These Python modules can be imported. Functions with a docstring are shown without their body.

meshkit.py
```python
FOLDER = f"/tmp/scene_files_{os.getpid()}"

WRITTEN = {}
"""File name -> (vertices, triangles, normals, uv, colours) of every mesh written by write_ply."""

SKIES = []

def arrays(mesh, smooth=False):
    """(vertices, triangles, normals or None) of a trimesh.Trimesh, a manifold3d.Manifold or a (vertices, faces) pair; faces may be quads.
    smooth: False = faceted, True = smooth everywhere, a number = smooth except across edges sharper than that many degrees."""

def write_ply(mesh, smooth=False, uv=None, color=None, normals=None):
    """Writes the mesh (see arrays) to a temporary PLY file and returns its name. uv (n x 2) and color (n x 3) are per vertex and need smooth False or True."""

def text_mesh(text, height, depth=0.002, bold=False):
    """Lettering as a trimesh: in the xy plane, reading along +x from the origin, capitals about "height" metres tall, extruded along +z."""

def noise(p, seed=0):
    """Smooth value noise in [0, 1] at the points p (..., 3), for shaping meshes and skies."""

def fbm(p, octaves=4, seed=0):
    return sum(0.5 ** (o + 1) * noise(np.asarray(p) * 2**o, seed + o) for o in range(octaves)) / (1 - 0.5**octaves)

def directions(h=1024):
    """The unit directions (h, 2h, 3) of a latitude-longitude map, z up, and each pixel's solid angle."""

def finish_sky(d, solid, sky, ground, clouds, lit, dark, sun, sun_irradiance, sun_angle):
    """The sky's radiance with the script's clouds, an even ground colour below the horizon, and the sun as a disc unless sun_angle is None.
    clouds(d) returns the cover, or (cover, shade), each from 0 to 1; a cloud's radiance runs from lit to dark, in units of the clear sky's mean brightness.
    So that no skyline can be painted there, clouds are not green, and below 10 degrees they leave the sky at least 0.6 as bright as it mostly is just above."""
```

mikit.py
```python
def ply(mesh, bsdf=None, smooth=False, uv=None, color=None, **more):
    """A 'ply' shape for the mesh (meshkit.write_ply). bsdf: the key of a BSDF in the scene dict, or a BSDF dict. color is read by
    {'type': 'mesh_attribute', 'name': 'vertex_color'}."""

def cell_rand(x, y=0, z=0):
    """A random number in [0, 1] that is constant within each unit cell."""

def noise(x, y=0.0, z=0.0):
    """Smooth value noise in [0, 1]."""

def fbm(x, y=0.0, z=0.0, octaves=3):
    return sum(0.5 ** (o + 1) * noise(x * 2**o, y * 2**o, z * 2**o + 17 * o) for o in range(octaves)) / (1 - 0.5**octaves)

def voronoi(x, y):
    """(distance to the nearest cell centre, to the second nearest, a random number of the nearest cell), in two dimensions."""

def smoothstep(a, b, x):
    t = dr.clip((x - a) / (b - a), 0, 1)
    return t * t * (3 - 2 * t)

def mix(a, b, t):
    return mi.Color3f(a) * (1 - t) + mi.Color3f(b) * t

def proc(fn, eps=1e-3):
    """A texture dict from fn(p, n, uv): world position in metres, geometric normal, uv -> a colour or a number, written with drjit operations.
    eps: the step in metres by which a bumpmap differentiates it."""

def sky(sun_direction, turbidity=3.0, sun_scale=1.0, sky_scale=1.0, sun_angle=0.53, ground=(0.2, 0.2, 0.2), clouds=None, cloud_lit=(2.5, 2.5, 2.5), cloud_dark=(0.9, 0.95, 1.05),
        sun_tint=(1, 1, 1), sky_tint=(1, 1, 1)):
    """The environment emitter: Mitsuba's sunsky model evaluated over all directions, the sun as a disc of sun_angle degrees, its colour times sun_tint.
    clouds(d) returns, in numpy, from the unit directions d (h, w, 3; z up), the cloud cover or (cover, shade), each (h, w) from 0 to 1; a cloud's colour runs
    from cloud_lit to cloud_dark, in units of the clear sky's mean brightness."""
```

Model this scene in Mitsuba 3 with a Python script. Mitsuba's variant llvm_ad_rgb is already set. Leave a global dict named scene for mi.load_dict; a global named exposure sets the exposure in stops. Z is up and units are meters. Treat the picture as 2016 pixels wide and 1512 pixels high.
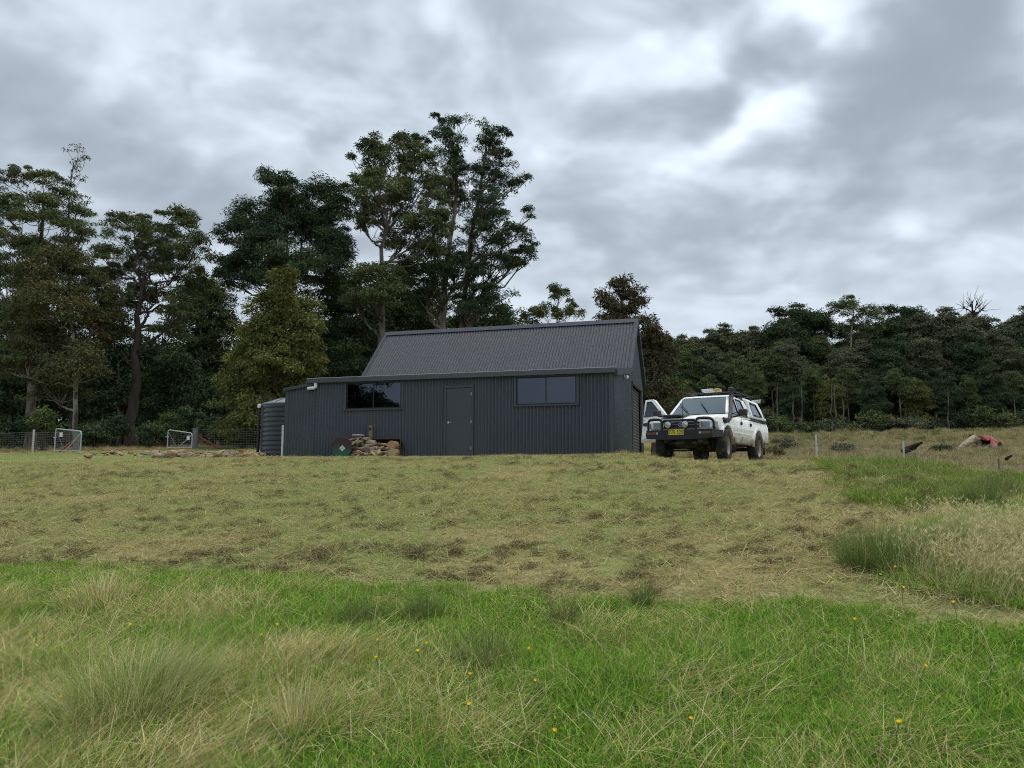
import math
import numpy as np, trimesh, manifold3d as m3, shapely
import drjit as dr
import mitsuba as mi
import mikit, meshkit
from meshkit import fbm as nfbm, noise as nnoise

T = mi.ScalarTransform4f
scene, labels = {}, {}
R = np.random.default_rng(20240611)

# ---------------------------------------------------------------- camera, sky, exposure
EYE = np.array([0.0, 0.0, 1.6])
FOC, PITCH = 1514.0 / 2016.0, math.radians(6.6)          # focal length in picture widths, upward tilt
CP, SP = math.cos(PITCH), math.sin(PITCH)
scene['camera'] = {'type': 'perspective', 'fov': 2 * math.degrees(math.atan(0.5 / FOC)), 'fov_axis': 'x',
                   'near_clip': 0.05, 'far_clip': 2000.0,
                   'to_world': T().look_at(origin=EYE.tolist(), target=[0, CP, 1.6 + SP], up=[0, 0, 1])}
exposure = 1.68

# cloud features: (azimuth deg, elevation deg, half width, half height, tilt deg, change of shade)
CLOUDS = [(23.5, 29.5, 2.4, 1.3, -20, -.50), (18.5, 24.2, 4.2, .9, 12, -.45), (15.0, 30.0, 7.5, 1.2, 10, -.26), (23.0, 24.0, 2.2, 1.5, 20, -.32),
          (31.0, 27.5, 5.5, 3.0, 28, .55), (33.5, 32.5, 3.0, 2.6, 35, .40), (15.0, 26.5, 6.0, 1.4, 6, .30), (17.0, 32.0, 6.0, 1.3, 8, .22), (24.0, 32.2, 3.5, 1.3, 25, .16),
          (28.5, 34.0, 2.6, 2.2, 40, -.25), (24.5, 25.6, 2.6, 2.4, 60, .22), (14.0, 18.0, 11.0, 2.4, 4, .16), (33.0, 18.0, 7.0, 2.4, -4, .14),
          (-30.0, 20.5, 8.0, 2.0, -8, .16), (-16.5, 17.5, 4.5, 1.6, 6, .18), (-21.0, 25.0, 9.0, 3.0, -14, -.17), (-29.0, 18.5, 3.6, .7, -14, -.22),
          (-7.0, 27.5, 5.5, 2.2, -10, .15), (-11.0, 32.0, 7.0, 1.6, 8, .17), (-27.5, 25.3, 1.5, .6, -14, -.20), (-3.0, 23.0, 6.0, 1.8, 10, -.10), (-36, 24, 4, 2, 0, .12)]


def clouds(d):
    el = np.degrees(np.arcsin(np.clip(d[..., 2], -1, 1)))
    az = np.degrees(np.arctan2(d[..., 0], d[..., 1]))
    k = d[..., 2] + .34
    X, Y = d[..., 0] / k, d[..., 1] / k
    P = np.stack([X * 1.5 + 3.1, Y * 1.7 + 1.7, X * 0], -1)
    w = np.stack([nfbm(P * 1.6 + 11, 4, 5), nfbm(P * 1.6 + 37, 4, 6), X * 0], -1) - .5
    big = nfbm(P * 1.5 + w * .8, 3, 2) - .5
    puff = 1 - np.abs(2 * nfbm(P * 2.6 + w * 1.1, 4, 9) - 1) * 2          # billows with soft creases between them
    puff = puff - .62
    small = nfbm(P * 9 + w * 2.0, 4, 13) - .5
    calm = 1 - .55 * np.clip(1 - el / 16, 0, 1)
    edge = np.tanh(7 * (nfbm(P * 2.1 + w * 1.3 + 70, 5, 17) - .5 + .5 * small))    # torn, fairly sharp cloud edges
    up = np.clip((el - 4) / 16, 0, 1)
    s = .57 + calm * (.80 * big + .30 * puff + .36 * small * up + .11 * edge * (.35 + .65 * up))
    wa = nfbm(np.stack([az * .14, el * .22, az * 0], -1) + 50, 4, 21) - .5
    wb = nfbm(np.stack([az * .14, el * .22, az * 0], -1) + 90, 4, 22) - .5
    for a, e, sa, se, tilt, amp in CLOUDS:
        x, y = az - a + 7.5 * wa, el - e + 4.5 * wb
        t = math.radians(tilt)
        x, y = x * math.cos(t) + y * math.sin(t), -x * math.sin(t) + y * math.cos(t)
        s = s + 1.35 * amp * np.exp(-.5 * np.minimum((x / sa) ** 2 + (y / se) ** 2, 60))
    s = s - .40 * np.clip(np.sin(np.radians(np.clip(el, 0, 90))) - .42, 0, 1)     # an overcast sky grows brighter towards the zenith
    low = np.clip(1 - el / 13, 0, 1)
    s = s * (1 - .6 * low) + .78 * .6 * low
    s = .5 + .5 * np.tanh((s - .5) * 2.15)
    return np.ones_like(s), np.clip(s, 0, 1)


scene['sky'] = mikit.sky((.30, .18, .93), turbidity=4, sun_scale=.30, sun_angle=24, clouds=clouds,
                         cloud_lit=(3.05, 3.40, 3.78), cloud_dark=(1.00, 1.17, 1.38), ground=(.12, .12, .07), sun_tint=(1, .97, .92))


# ---------------------------------------------------------------- helpers
def numbered(key):
    if key not in USED:
        USED.add(key)
        return key
    i = 1
    while f'{key}_{i:03d}' in USED:
        i += 1
    USED.add(f'{key}_{i:03d}')
    return f'{key}_{i:03d}'


USED = set()


def tag(key, label=None, cat=None, group=None, kind=None):
    labels[key] = {k: v for k, v in (('label', label), ('category', cat), ('group', group), ('kind', kind)) if v}
    return key


def thing(name, label, cat, group=None):
    return tag(numbered(name), label, cat, group)


def part(parent, name, mesh, bsdf, smooth=False, label=None, kind=None, **kw):
    key = numbered(f'{parent}__{name}' if parent else name)
    scene[key] = mesh if isinstance(mesh, dict) else mikit.ply(mesh, bsdf, smooth=smooth, **kw)
    if label or kind:
        tag(key, label=label, kind=kind)
    return key


def single(name, mesh, bsdf, label, cat, group=None, smooth=False, **kw):
    key = part(None, name, mesh, bsdf, smooth, **kw)
    return tag(key, label, cat, group)


def tm(v, f):
    return trimesh.Trimesh(np.asarray(v, float), np.asarray(f, int), process=False)


def man(m):
    q = m.to_mesh()
    return tm(q.vert_properties[:, :3], q.tri_verts)


def cat(*ms):
    return trimesh.util.concatenate([man(m) if hasattr(m, 'to_mesh') else m for m in (ms[0] if len(ms) == 1 and isinstance(ms[0], list) else ms)])


def cs(poly):
    p = np.asarray(poly, float)
    area = np.sum(p[:, 0] * np.roll(p[:, 1], -1) - np.roll(p[:, 0], -1) * p[:, 1])
    return m3.CrossSection([p if area > 0 else p[::-1]])


def moved(mesh, rz=0.0, at=(0, 0, 0), M=None):
    m = (man(mesh) if hasattr(mesh, 'to_mesh') else mesh).copy()
    A = np.eye(4)
    c, s = math.cos(rz), math.sin(rz)
    A[:2, :2] = [[c, -s], [s, c]]
    A[:3, 3] = at
    m.apply_transform(A if M is None else M)
    return m


def box(x0, x1, y0, y1, z0, z1, bev=0.0):
    if bev <= 0:
        return m3.Manifold.cube((x1 - x0, y1 - y0, z1 - z0)).translate((x0, y0, z0))
    b = min(bev, .42 * min(x1 - x0, y1 - y0, z1 - z0))
    return m3.Manifold.batch_hull([m3.Manifold.cube((x1 - x0 - 2 * a, y1 - y0 - 2 * c, z1 - z0 - 2 * e)).translate((x0 + a, y0 + c, z0 + e))
                                   for a, c, e in ((0, b, b), (b, 0, b), (b, b, 0))])


def tube(points, radii, sides=6, cap=True):
    p = np.asarray(points, float)
    t = np.gradient(p, axis=0)
    t /= np.linalg.norm(t, axis=1, keepdims=True) + 1e-12
    ref = np.array([0.31, 0.95, 0.05]) if abs(t[:, 2]).mean() > .6 else np.array([0, 0, 1.0])
    a = np.cross(t, ref)
    a /= np.linalg.norm(a, axis=1, keepdims=True) + 1e-12
    b, ang = np.cross(t, a), np.arange(sides) * 2 * np.pi / sides
    r = np.broadcast_to(radii, (len(p),))[:, None, None]
    v = p[:, None] + r * (np.cos(ang)[None, :, None] * a[:, None] + np.sin(ang)[None, :, None] * b[:, None])
    i, j = np.meshgrid(np.arange(len(p) - 1), np.arange(sides), indexing='ij')
    q = np.stack([i * sides + j, i * sides + (j + 1) % sides, (i + 1) * sides + (j + 1) % sides, (i + 1) * sides + j], -1).reshape(-1, 4)
    v, f = v.reshape(-1, 3), np.vstack([q[:, [0, 2, 1]], q[:, [0, 3, 2]]])
    if cap:
        n = len(v)
        v = np.vstack([v, p[0], p[-1]])
        k = np.arange(sides)
        f = np.vstack([f, np.stack([np.full(sides, n), k, (k + 1) % sides], 1), np.stack([np.full(sides, n + 1), n - sides + (k + 1) % sides, n - sides + k], 1)])
    return tm(v, f)


def bent(points, r, n=6, sides=8):
    """A pipe through the points with rounded corners of n steps."""
    p = [np.asarray(q, float) for q in points]
    out = [p[0]]
    for a, b, c in zip(p, p[1:], p[2:]):
        d = min(np.linalg.norm(b - a), np.linalg.norm(c - b)) * .45
        d = min(d, 5 * r if r < .1 else 2 * r)
        s, e = b + (a - b) / np.linalg.norm(a - b) * d, b + (c - b) / np.linalg.norm(c - b) * d
        for k in np.linspace(0, 1, n):
            out.append((1 - k) ** 2 * s + 2 * k * (1 - k) * b + k * k * e)
    out.append(p[-1])
    return tube(out, r, sides)


def lathe(profile, n=32, axis='z'):
    """profile: (radius, height) from bottom to top."""
    p = np.asarray(profile, float)
    a = np.arange(n) * 2 * np.pi / n
    v = np.stack([p[:, 0:1] * np.cos(a), p[:, 0:1] * np.sin(a), np.repeat(p[:, 1:2], n, 1)], -1).reshape(-1, 3)
    i, j = np.meshgrid(np.arange(len(p) - 1), np.arange(n), indexing='ij')
    q = np.stack([i * n + j, i * n + (j + 1) % n, (i + 1) * n + (j + 1) % n, (i + 1) * n + j], -1).reshape(-1, 4)
    if axis == 'y':
        v = v[:, [0, 2, 1]] * [1, 1, 1]
        q = q[:, ::-1]
    if axis == 'x':
        v = v[:, [2, 0, 1]]
    return tm(v, np.vstack([q[:, [0, 1, 2]], q[:, [0, 2, 3]]]))


def ss(a, b, x):
    t = np.clip((x - a) / (b - a), 0, 1)
    return t * t * (3 - 2 * t)


def at(u, v, Y):
    """The place at distance Y ahead that a surveyor's sight line (in the photograph's pixels) reaches."""
    r, p = (u - 1008) / 1514, (756 - v) / 1514
    d = np.array([r, CP - p * SP, SP + p * CP])
    return EYE + d * (Y / d[1])


# ---------------------------------------------------------------- terrain
def H0(x, y):
    x, y = np.asarray(x, float), np.asarray(y, float)
    q = .2756 * x + .9613 * y
    r = np.clip((q - 16.5) / 2.8, 0, 1)
    z = .112 * np.minimum(q, 16.5) + .112 * 2.8 * (r - r * r / 2)
    z = np.where(q < 0, .112 * q * .6, z)
    L = ss(-5, -13, x)
    k = np.maximum(q - 19.3, 0)
    right = .012 * np.minimum(k, 16) + .034 * np.clip(k - 16, 0, 16) + .084 * np.clip(k - 32, 0, 45) + .11 * np.clip(k - 77, 0, 110)
    left = .055 * np.minimum(k, 18) + .07 * np.clip(k - 18, 0, 40) + .1 * np.clip(k - 58, 0, 120)
    z = z + right * (1 - L) + left * L
    return z - 1.05 * ss(7.0, 12.3, x) * ss(44, 26, q) * ss(6, 14, q)


def H(x, y):
    x, y = np.asarray(x, float), np.asarray(y, float)
    q = .2756 * x + .9613 * y
    pad = 1 - .85 * ss(17.5, 19.5, q) * ss(31, 28.5, q) * ss(-12, -9.5, x) * ss(11, 9, x)
    P = np.stack([x, y, x * 0], -1)
    n = .11 * (nfbm(P * .45, 2, 3) - .5) + .05 * (nfbm(P * 2.1, 2, 4) - .5)
    far = ss(30, 60, q)
    dip = .15 * ss(15.2, 18.2, q) * ss(25, 22, q) * ss(2.9, 3.7, x) * ss(10, 8, x)
    return H0(x, y) + n * pad * (1 + 3 * far) - dip


def regions(x, y, st, wob):
    """0 to 1 masks over the ground: mown, bank, tall grass at the right, far field, forest floor."""
    q = x * .2756 + y * .9613
    yl = 6.05 - x * .345 + wob * .8
    mown = st(yl - .10, yl + .10, y)
    e1 = 2.95 + .4 * (y - 6.5) + .45 * abs(y - 6.5) + wob * .6
    tall = st(e1 - .12, e1 + .12, x) * st(5.3, 5.8, y) * st(9.9, 9.3, y)
    e2 = 4.35 + (y - 9.6) * .345 + wob * 1.3
    bank = st(e2 - .2, e2 + .2, x) * st(9.3, 9.7, y) * st(21.5, 20, q)
    field = st(20.5, 22.5, q + wob) * st(7.5, 8.5, x)
    field = dr.maximum(field, st(31, 33, q)) if not isinstance(field, np.ndarray) else np.maximum(field, st(31, 33, q))
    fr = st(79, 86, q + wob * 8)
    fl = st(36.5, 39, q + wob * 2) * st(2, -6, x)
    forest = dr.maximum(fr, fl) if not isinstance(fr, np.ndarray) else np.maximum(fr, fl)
    return mown, bank, tall, field, forest


def ground_colour(p, n, uv):
    S, mix, F = mikit.smoothstep, mikit.mix, mikit.fbm
    x, y = p.x, p.y
    wob = F(x * 1.3, y * 1.3, 0, 3) - .5
    mown, bank, tall, field, forest = regions(x, y, S, wob)
    f1, f2, f3 = F(x * .55, y * .7, 3, 3), F(x * 2.6, y * 3.4, 7, 3), F(x * 17, y * 23, 1, 3)
    f4 = F(x * 60, y * 60, 5, 2)
    hay = mix((.265, .222, .115), (.165, .200, .072), S(.30, .58, f1 + .10 * S(8.0, 13.0, y) - .10 * S(1.0, 4.5, x)))
    hay = mix(hay, (.19, .15, .075), S(.55, .8, f2) * .35)
    hay = hay * (.8 + .9 * f3) * (.75 + .5 * f4)
    front = mix((.030, .040, .013), (.060, .050, .026), S(.4, .62, f2)) * (.5 + f3)
    lush = mix((.085, .135, .024), (.165, .140, .062), S(.52, .72, f2)) * (.55 + .9 * f3)
    dry = mix((.26, .205, .095), (.125, .135, .048), S(.40, .62, F(x * .35, y * .35, 2, 4))) * (.6 + .8 * F(x * 5, y * 5, 1, 3))
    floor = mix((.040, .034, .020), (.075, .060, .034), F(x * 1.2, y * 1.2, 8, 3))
    c = mix(front, hay, mown)
    c = mix(c, lush, bank)
    c = mix(c, mix((.20, .155, .075), (.09, .10, .035), f2), tall * .9)
    c = mix(c, dry, field)
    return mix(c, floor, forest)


def ground_bump(p, n, uv):
    return mikit.fbm(p.x * 14, p.y * 18, 0, 3) * .035


ATT = {'type': 'mesh_attribute', 'name': 'vertex_color'}


def two(d):
    return {'type': 'twosided', 'bsdf': d}


def diff(c):
    return {'type': 'diffuse', 'reflectance': {'type': 'rgb', 'value': list(c)} if not isinstance(c, dict) else c}


def prin(c, rough=.5, metal=0.0, **kw):
    return {'type': 'principled', 'base_color': {'type': 'rgb', 'value': list(c)} if not isinstance(c, dict) else c, 'roughness': rough, 'metallic': metal, **kw}


scene['m_ground'] = two({'type': 'bumpmap', 'arbitrary': mikit.proc(ground_bump, eps=.01), 'scale': 1.0, 'bsdf': diff(mikit.proc(ground_colour))})
scene['m_leaf'] = two(diff(ATT))
scene['m_grass'] = {'type': 'principledthin', 'base_color': ATT, 'roughness': .6, 'spec_trans': 0.0, 'diff_trans': .7, 'eta': 1.08}
scene['m_paint'] = two(prin(ATT, .55))                              # anything in plain per-vertex colours


def axis_steps(lo, hi, c, fine, grow):
    out, s = [c], fine
    while out[-1] < hi:
        out.append(out[-1] + s)
        s *= grow
    s = fine
    left = [c]
    while left[-1] > lo:
        left.append(left[-1] - s)
        s *= grow
    return np.array(left[:0:-1] + out)


gx = axis_steps(-230, 260, .5, .11, 1.028)
gy = np.concatenate([-axis_steps(0, 60, 0, .3, 1.2)[:0:-1], axis_steps(0, 8, 0, .1, 1.0)[:-1], axis_steps(8, 330, 8, .10, 1.022)])
GX, GY = np.meshgrid(gx, gy, indexing='ij')
GZ = H(GX, GY)
nx, ny = GX.shape
i, j = np.meshgrid(np.arange(nx - 1), np.arange(ny - 1), indexing='ij')
quads = np.stack([i * ny + j, (i + 1) * ny + j, (i + 1) * ny + j + 1, i * ny + j + 1], -1).reshape(-1, 4)
part(None, 'ground', (np.stack([GX, GY, GZ], -1).reshape(-1, 3), quads), 'm_ground', smooth=True)
tag('ground', 'sloping paddock of mown and rough grass rising to a level pad', 'ground', kind='structure')


# ---------------------------------------------------------------- shed
HZ = 2.06                                                             # floor level of the shed
PA = math.radians(-16.0)
HO = np.array([2.85, 21.5, HZ])


def house(mesh):
    return moved(mesh, PA, HO)


def hpt(a, s, h):
    """A point of the shed: a metres right of the front right corner, s metres back, h above the floor."""
    return HO + [a * math.cos(PA) - s * math.sin(PA), a * math.sin(PA) + s * math.cos(PA), h]


def steel(base, rough):
    def colour(p, n, uv):
        d = mikit.fbm(p.x * 1.4, p.y * 1.4, p.z * 1.1, 4)
        g = mikit.fbm(p.x * 30, p.y * 30, p.z * 9, 2)
        low = mikit.smoothstep(2.75, 2.05, p.z) * mikit.smoothstep(.35, .75, d)
        c = mi.Color3f(base) * (.86 + .22 * d + .10 * g)
        return mikit.mix(c, (.11, .095, .075), low * .35)
    return two(prin(mikit.proc(colour), rough, specular=.45))


scene['m_wall'] = steel((.060, .068, .083), .42)
scene['m_roof'] = steel((.043, .053, .071), .6)
scene['m_trim'] = steel((.054, .060, .072), .38)
scene['m_gutter'] = steel((.085, .095, .112), .30)
scene['m_black'] = two(prin((.012, .013, .015), .5))
scene['m_dark'] = two(diff((.02, .02, .022)))
scene['m_pvc'] = two(prin((.74, .75, .74), .35))
scene['m_galv'] = two(prin((.50, .52, .54), .42, .55))
scene['m_white'] = two(prin((.72, .72, .70), .5))
scene['m_window_glass'] = two({'type': 'conductor', 'material': 'none', 'specular_reflectance': {'type': 'rgb', 'value': [.072, .086, .104]}})   # tinted glass over a dark room: only its reflection shows
scene['m_concrete'] = two(diff((.30, .29, .27)))


def corr(a0, a1, base, top, holes=(), pitch=.105, depth=.021, seg=8, place=None):
    """A corrugated sheet along a from a0 to a1; base(a) and top(a) bound it, holes are (a0, a1, b0, b1); place(a, b, d) puts it in space."""
    n = max(2, int(round((a1 - a0) / pitch * seg)))
    cuts = sorted({a0, a1, *[h[0] for h in holes], *[h[1] for h in holes], *np.linspace(a0, a1, n + 1)})
    cuts = np.array([c for c in cuts if a0 <= c <= a1])
    d = depth * np.cos(2 * np.pi * cuts / pitch)
    v, f = [], []
    for k in range(len(cuts) - 1):
        m = .5 * (cuts[k] + cuts[k + 1])
        stops = [(None, None)]
        for h in sorted((h for h in holes if h[0] <= m <= h[1]), key=lambda h: h[2]):
            stops = stops[:-1] + [(stops[-1][0], h[2]), (h[3], None)]
        for lo, hi in stops:
            q = [(cuts[k], lo if lo is not None else base(cuts[k]), d[k]), (cuts[k + 1], lo if lo is not None else base(cuts[k + 1]), d[k + 1]),
                 (cuts[k + 1], hi if hi is not None else top(cuts[k + 1]), d[k + 1]), (cuts[k], hi if hi is not None else top(cuts[k]), d[k])]
            f.append([len(v), len(v) + 1, len(v) + 2, len(v) + 3])
            v += [place(*w) for w in q]
    v, f = np.array(v), np.array(f)
    m = tm(v, np.vstack([f[:, [0, 1, 2]], f[:, [0, 2, 3]]]))
    m.merge_vertices(digits_vertex=5)
    return m


shed = thing('shed', 'dark charcoal corrugated steel shed with steep gable and enclosed front lean-to', 'shed')
AL, AE, WH = -9.40, -10.46, 2.40
WIN = [(-2.83, -1.05, 1.50, 2.31), (-8.32, -6.46, 1.50, 2.31)]
DOOR = (-5.04, -4.17, -.02, 2.10)
ROLL = (4.0, 6.55, -.05, 2.47)
front = lambda a, b, d: (a, -d, b)
low = lambda a: -.25


def front_top(a):
    return WH if a > AL + .001 else 2.33 + (a - AL) * .15


part(shed, 'front_wall', house(corr(AL, 0, low, lambda a: WH, WIN + [DOOR], place=front)), 'm_wall', smooth=50)
part(shed, 'side_extension_wall', house(corr(AE, AL - .002, low, front_top, place=front)), 'm_wall', smooth=50)
part(shed, 'side_extension_roof', house(cat(box(AE - .06, AL, -.07, 2.4, 0, .035).warp(lambda p: (p[0], p[1], p[2] + 2.335 + (p[0] - AL) * .15 - .01)),
     box(AE - .06, AL, -.09, -.07, -.05, .05).warp(lambda p: (p[0], p[1], p[2] + 2.335 + (p[0] - AL) * .15)))), 'm_trim')
part(shed, 'side_extension_wall', house(corr(0, 2.4, low, lambda a: 2.16, place=lambda a, b, d: (AE - d, a, b))), 'm_wall', smooth=50)


def end_top(s):
    if s < 3.3:
        return 2.42 + s * .136
    return 2.90 + (s - 3.3) * .985 if s < 5.3 else 4.87 - (s - 5.3) * .985


ends = sorted({0.0, 3.3, 5.3, 7.3})
for k, (s0, s1) in enumerate(zip(ends, ends[1:])):
    part(shed, 'gable_wall', house(corr(s0, s1, low, end_top, [ROLL] if s1 > 4 else [], place=lambda a, b, d: (d, a, b))), 'm_wall', smooth=50)
    part(shed, 'far_gable_wall', house(corr(s0, s1, low, end_top, place=lambda a, b, d: (AL - d, a, b))), 'm_wall', smooth=50)
part(shed, 'back_wall', house(corr(AL, 0, low, lambda a: 2.9, place=lambda a, b, d: (a, 7.3 + d, b))), 'm_wall', smooth=50)
part(shed, 'floor_slab', house(box(AL, 0, .03, 7.27, -.22, 0)), 'm_concrete')
part(shed, 'lining', house(cat(box(AL + .05, -.05, 6.9, 6.95, 0, 2.9), box(AL + .05, -.05, 3.3, 3.34, 0, 2.8))), 'm_dark')

# roofs: corrugations run down the slope
slope = lambda s, h, s1, h1: (lambda a, b, d: (a, s + (s1 - s) * b - d * (h1 - h) / math.hypot(s1 - s, h1 - h), h + (h1 - h) * b + d * (s1 - s) / math.hypot(s1 - s, h1 - h)))
RA = (AL - .10, .10)
one, zero = (lambda a: 1.0), (lambda a: 0.0)
part(shed, 'main_roof', house(corr(*RA, zero, one, depth=.015, place=slope(3.22, 2.85, 5.30, 4.90))), 'm_roof', smooth=50)
part(shed, 'rear_roof', house(corr(*RA, zero, one, depth=.015, place=slope(5.30, 4.90, 7.42, 2.81))), 'm_roof', smooth=50)
part(shed, 'lean_to_roof', house(corr(*RA, zero, one, depth=.015, place=slope(-.06, 2.435, 3.24, 2.885))), 'm_roof', smooth=50)
cap = [(-.19, -.155), (-.02, .012), (.02, .012), (.19, -.155), (.17, -.165), (.0, -.015), (-.17, -.165)]
ridge = m3.Manifold.extrude(cs(cap), RA[1] - RA[0] + .06).transform([[0, 0, 1, RA[0] - .03], [1, 0, 0, 5.30], [0, 1, 0, 4.925]])
part(shed, 'ridge_cap', house(ridge), 'm_roof')


def strip(p0, p1, w, t, side):
    """A flat capping from p0 to p1 in shed coordinates: w wide across (along a), t thick."""
    p0, p1 = np.array(p0, float), np.array(p1, float)
    d = (p1 - p0) / np.linalg.norm(p1 - p0)
    n = np.cross(d, [1, 0, 0])
    n = n if n[2] > 0 else -n
    v = [p + [sx * w / 2, 0, 0] + n * sn for p in (p0, p1) for sx in (-1, 1) for sn in (-t, .022)]
    return m3.Manifold.hull_points(np.array(v))


for nm, x in (('barge_capping', .08), ('far_barge_capping', AL - .08)):
    part(shed, nm, house(strip((x, 3.2, 2.84), (x, 5.30, 4.92), .11, .15, 1)), 'm_roof')
    part(shed, nm, house(strip((x, 7.44, 2.80), (x, 5.30, 4.92), .11, .15, 1)), 'm_roof')
    part(shed, nm, house(strip((x, -.05, 2.44), (x, 3.2, 2.885), .11, .17, 1)), 'm_roof')
gut = cs([(-.13, 0), (0, 0), (0, .12), (-.014, .12), (-.014, .014), (-.115, .014), (-.115, .125), (-.125, .14), (-.14, .125)])
part(shed, 'gutter', house(m3.Manifold.extrude(gut, 9.72).transform([[0, 0, 1, AL - .24], [1, 0, 0, -.02], [0, 1, 0, 2.345]])), 'm_gutter')
scene['m_bead_highlight'] = two(prin((.30, .32, .35), .35))  # paler than the gutter steel: the highlight is put into this colour
part(shed, 'gutter_bead_highlight', house(tube([(AL - .24, -.150, 2.488), (.08, -.150, 2.488)], .011, 8)), 'm_bead_highlight', smooth=60)  # gutter lip, coloured light to draw the bright highlight line along the top
part(shed, 'fascia', house(box(AL - .05, .03, -.018, -.011, 2.33, 2.47)), 'm_trim')
for key, x0, x1, y0, y1 in (('corner_flashing', -.10, .014, -.014, -.010), ('corner_flashing', .010, .0145, -.0135, .11)):
    part(shed, key, house(box(x0, x1, y0, y1, -.2, 2.40)), 'm_trim')
part(shed, 'corner_flashing', house(box(AE - .014, AE + .09, -.014, -.010, -.2, 2.14)), 'm_trim')
part(shed, 'corner_flashing', house(box(.011, .016, 3.22, 3.42, -.2, 2.86)), 'm_trim')

for a0, a1, h0, h1 in WIN:
    w = part(shed, 'window', house(cat(box(a0 - .07, a1 + .07, -.035, .03, h1, h1 + .055, .004), box(a0 - .07, a1 + .07, -.05, .03, h0 - .05, h0, .004),
             box(a0 - .07, a0, -.035, .03, h0, h1, .004), box(a1, a1 + .07, -.035, .03, h0, h1, .004))), 'm_trim', label='aluminium window surround')
    am = .5 * (a0 + a1)
    for k, (b0, b1, y) in enumerate(((a0, am + .02, .012), (am - .02, a1, -.012))):
        t = .035
        part(w, 'sash', house(cat(box(b0 + .003, b1, y - .01, y + .01, h0 + .003, h0 + t, .003), box(b0 + .003, b1, y - .01, y + .01, h1 - t, h1 - .003, .003),
             box(b0 + .003, b0 + t, y - .0098, y + .0098, h0 + t, h1 - t, .003), box(b1 - t, b1, y - .0098, y + .0098, h0 + t, h1 - t, .003))), 'm_black')
        pane = tm([(b0 + t, y, h0 + t), (b1 - t, y, h0 + t), (b1 - t, y, h1 - t), (b0 + t, y, h1 - t)], [[0, 1, 2], [0, 2, 3]])
        part(w, 'pane', house(pane), 'm_window_glass')
dkey = part(shed, 'door', house(box(DOOR[0] + .045, DOOR[1] - .045, -.012, .028, -.01, 2.05, .004)), 'm_trim', label='plain flush charcoal door')
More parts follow.
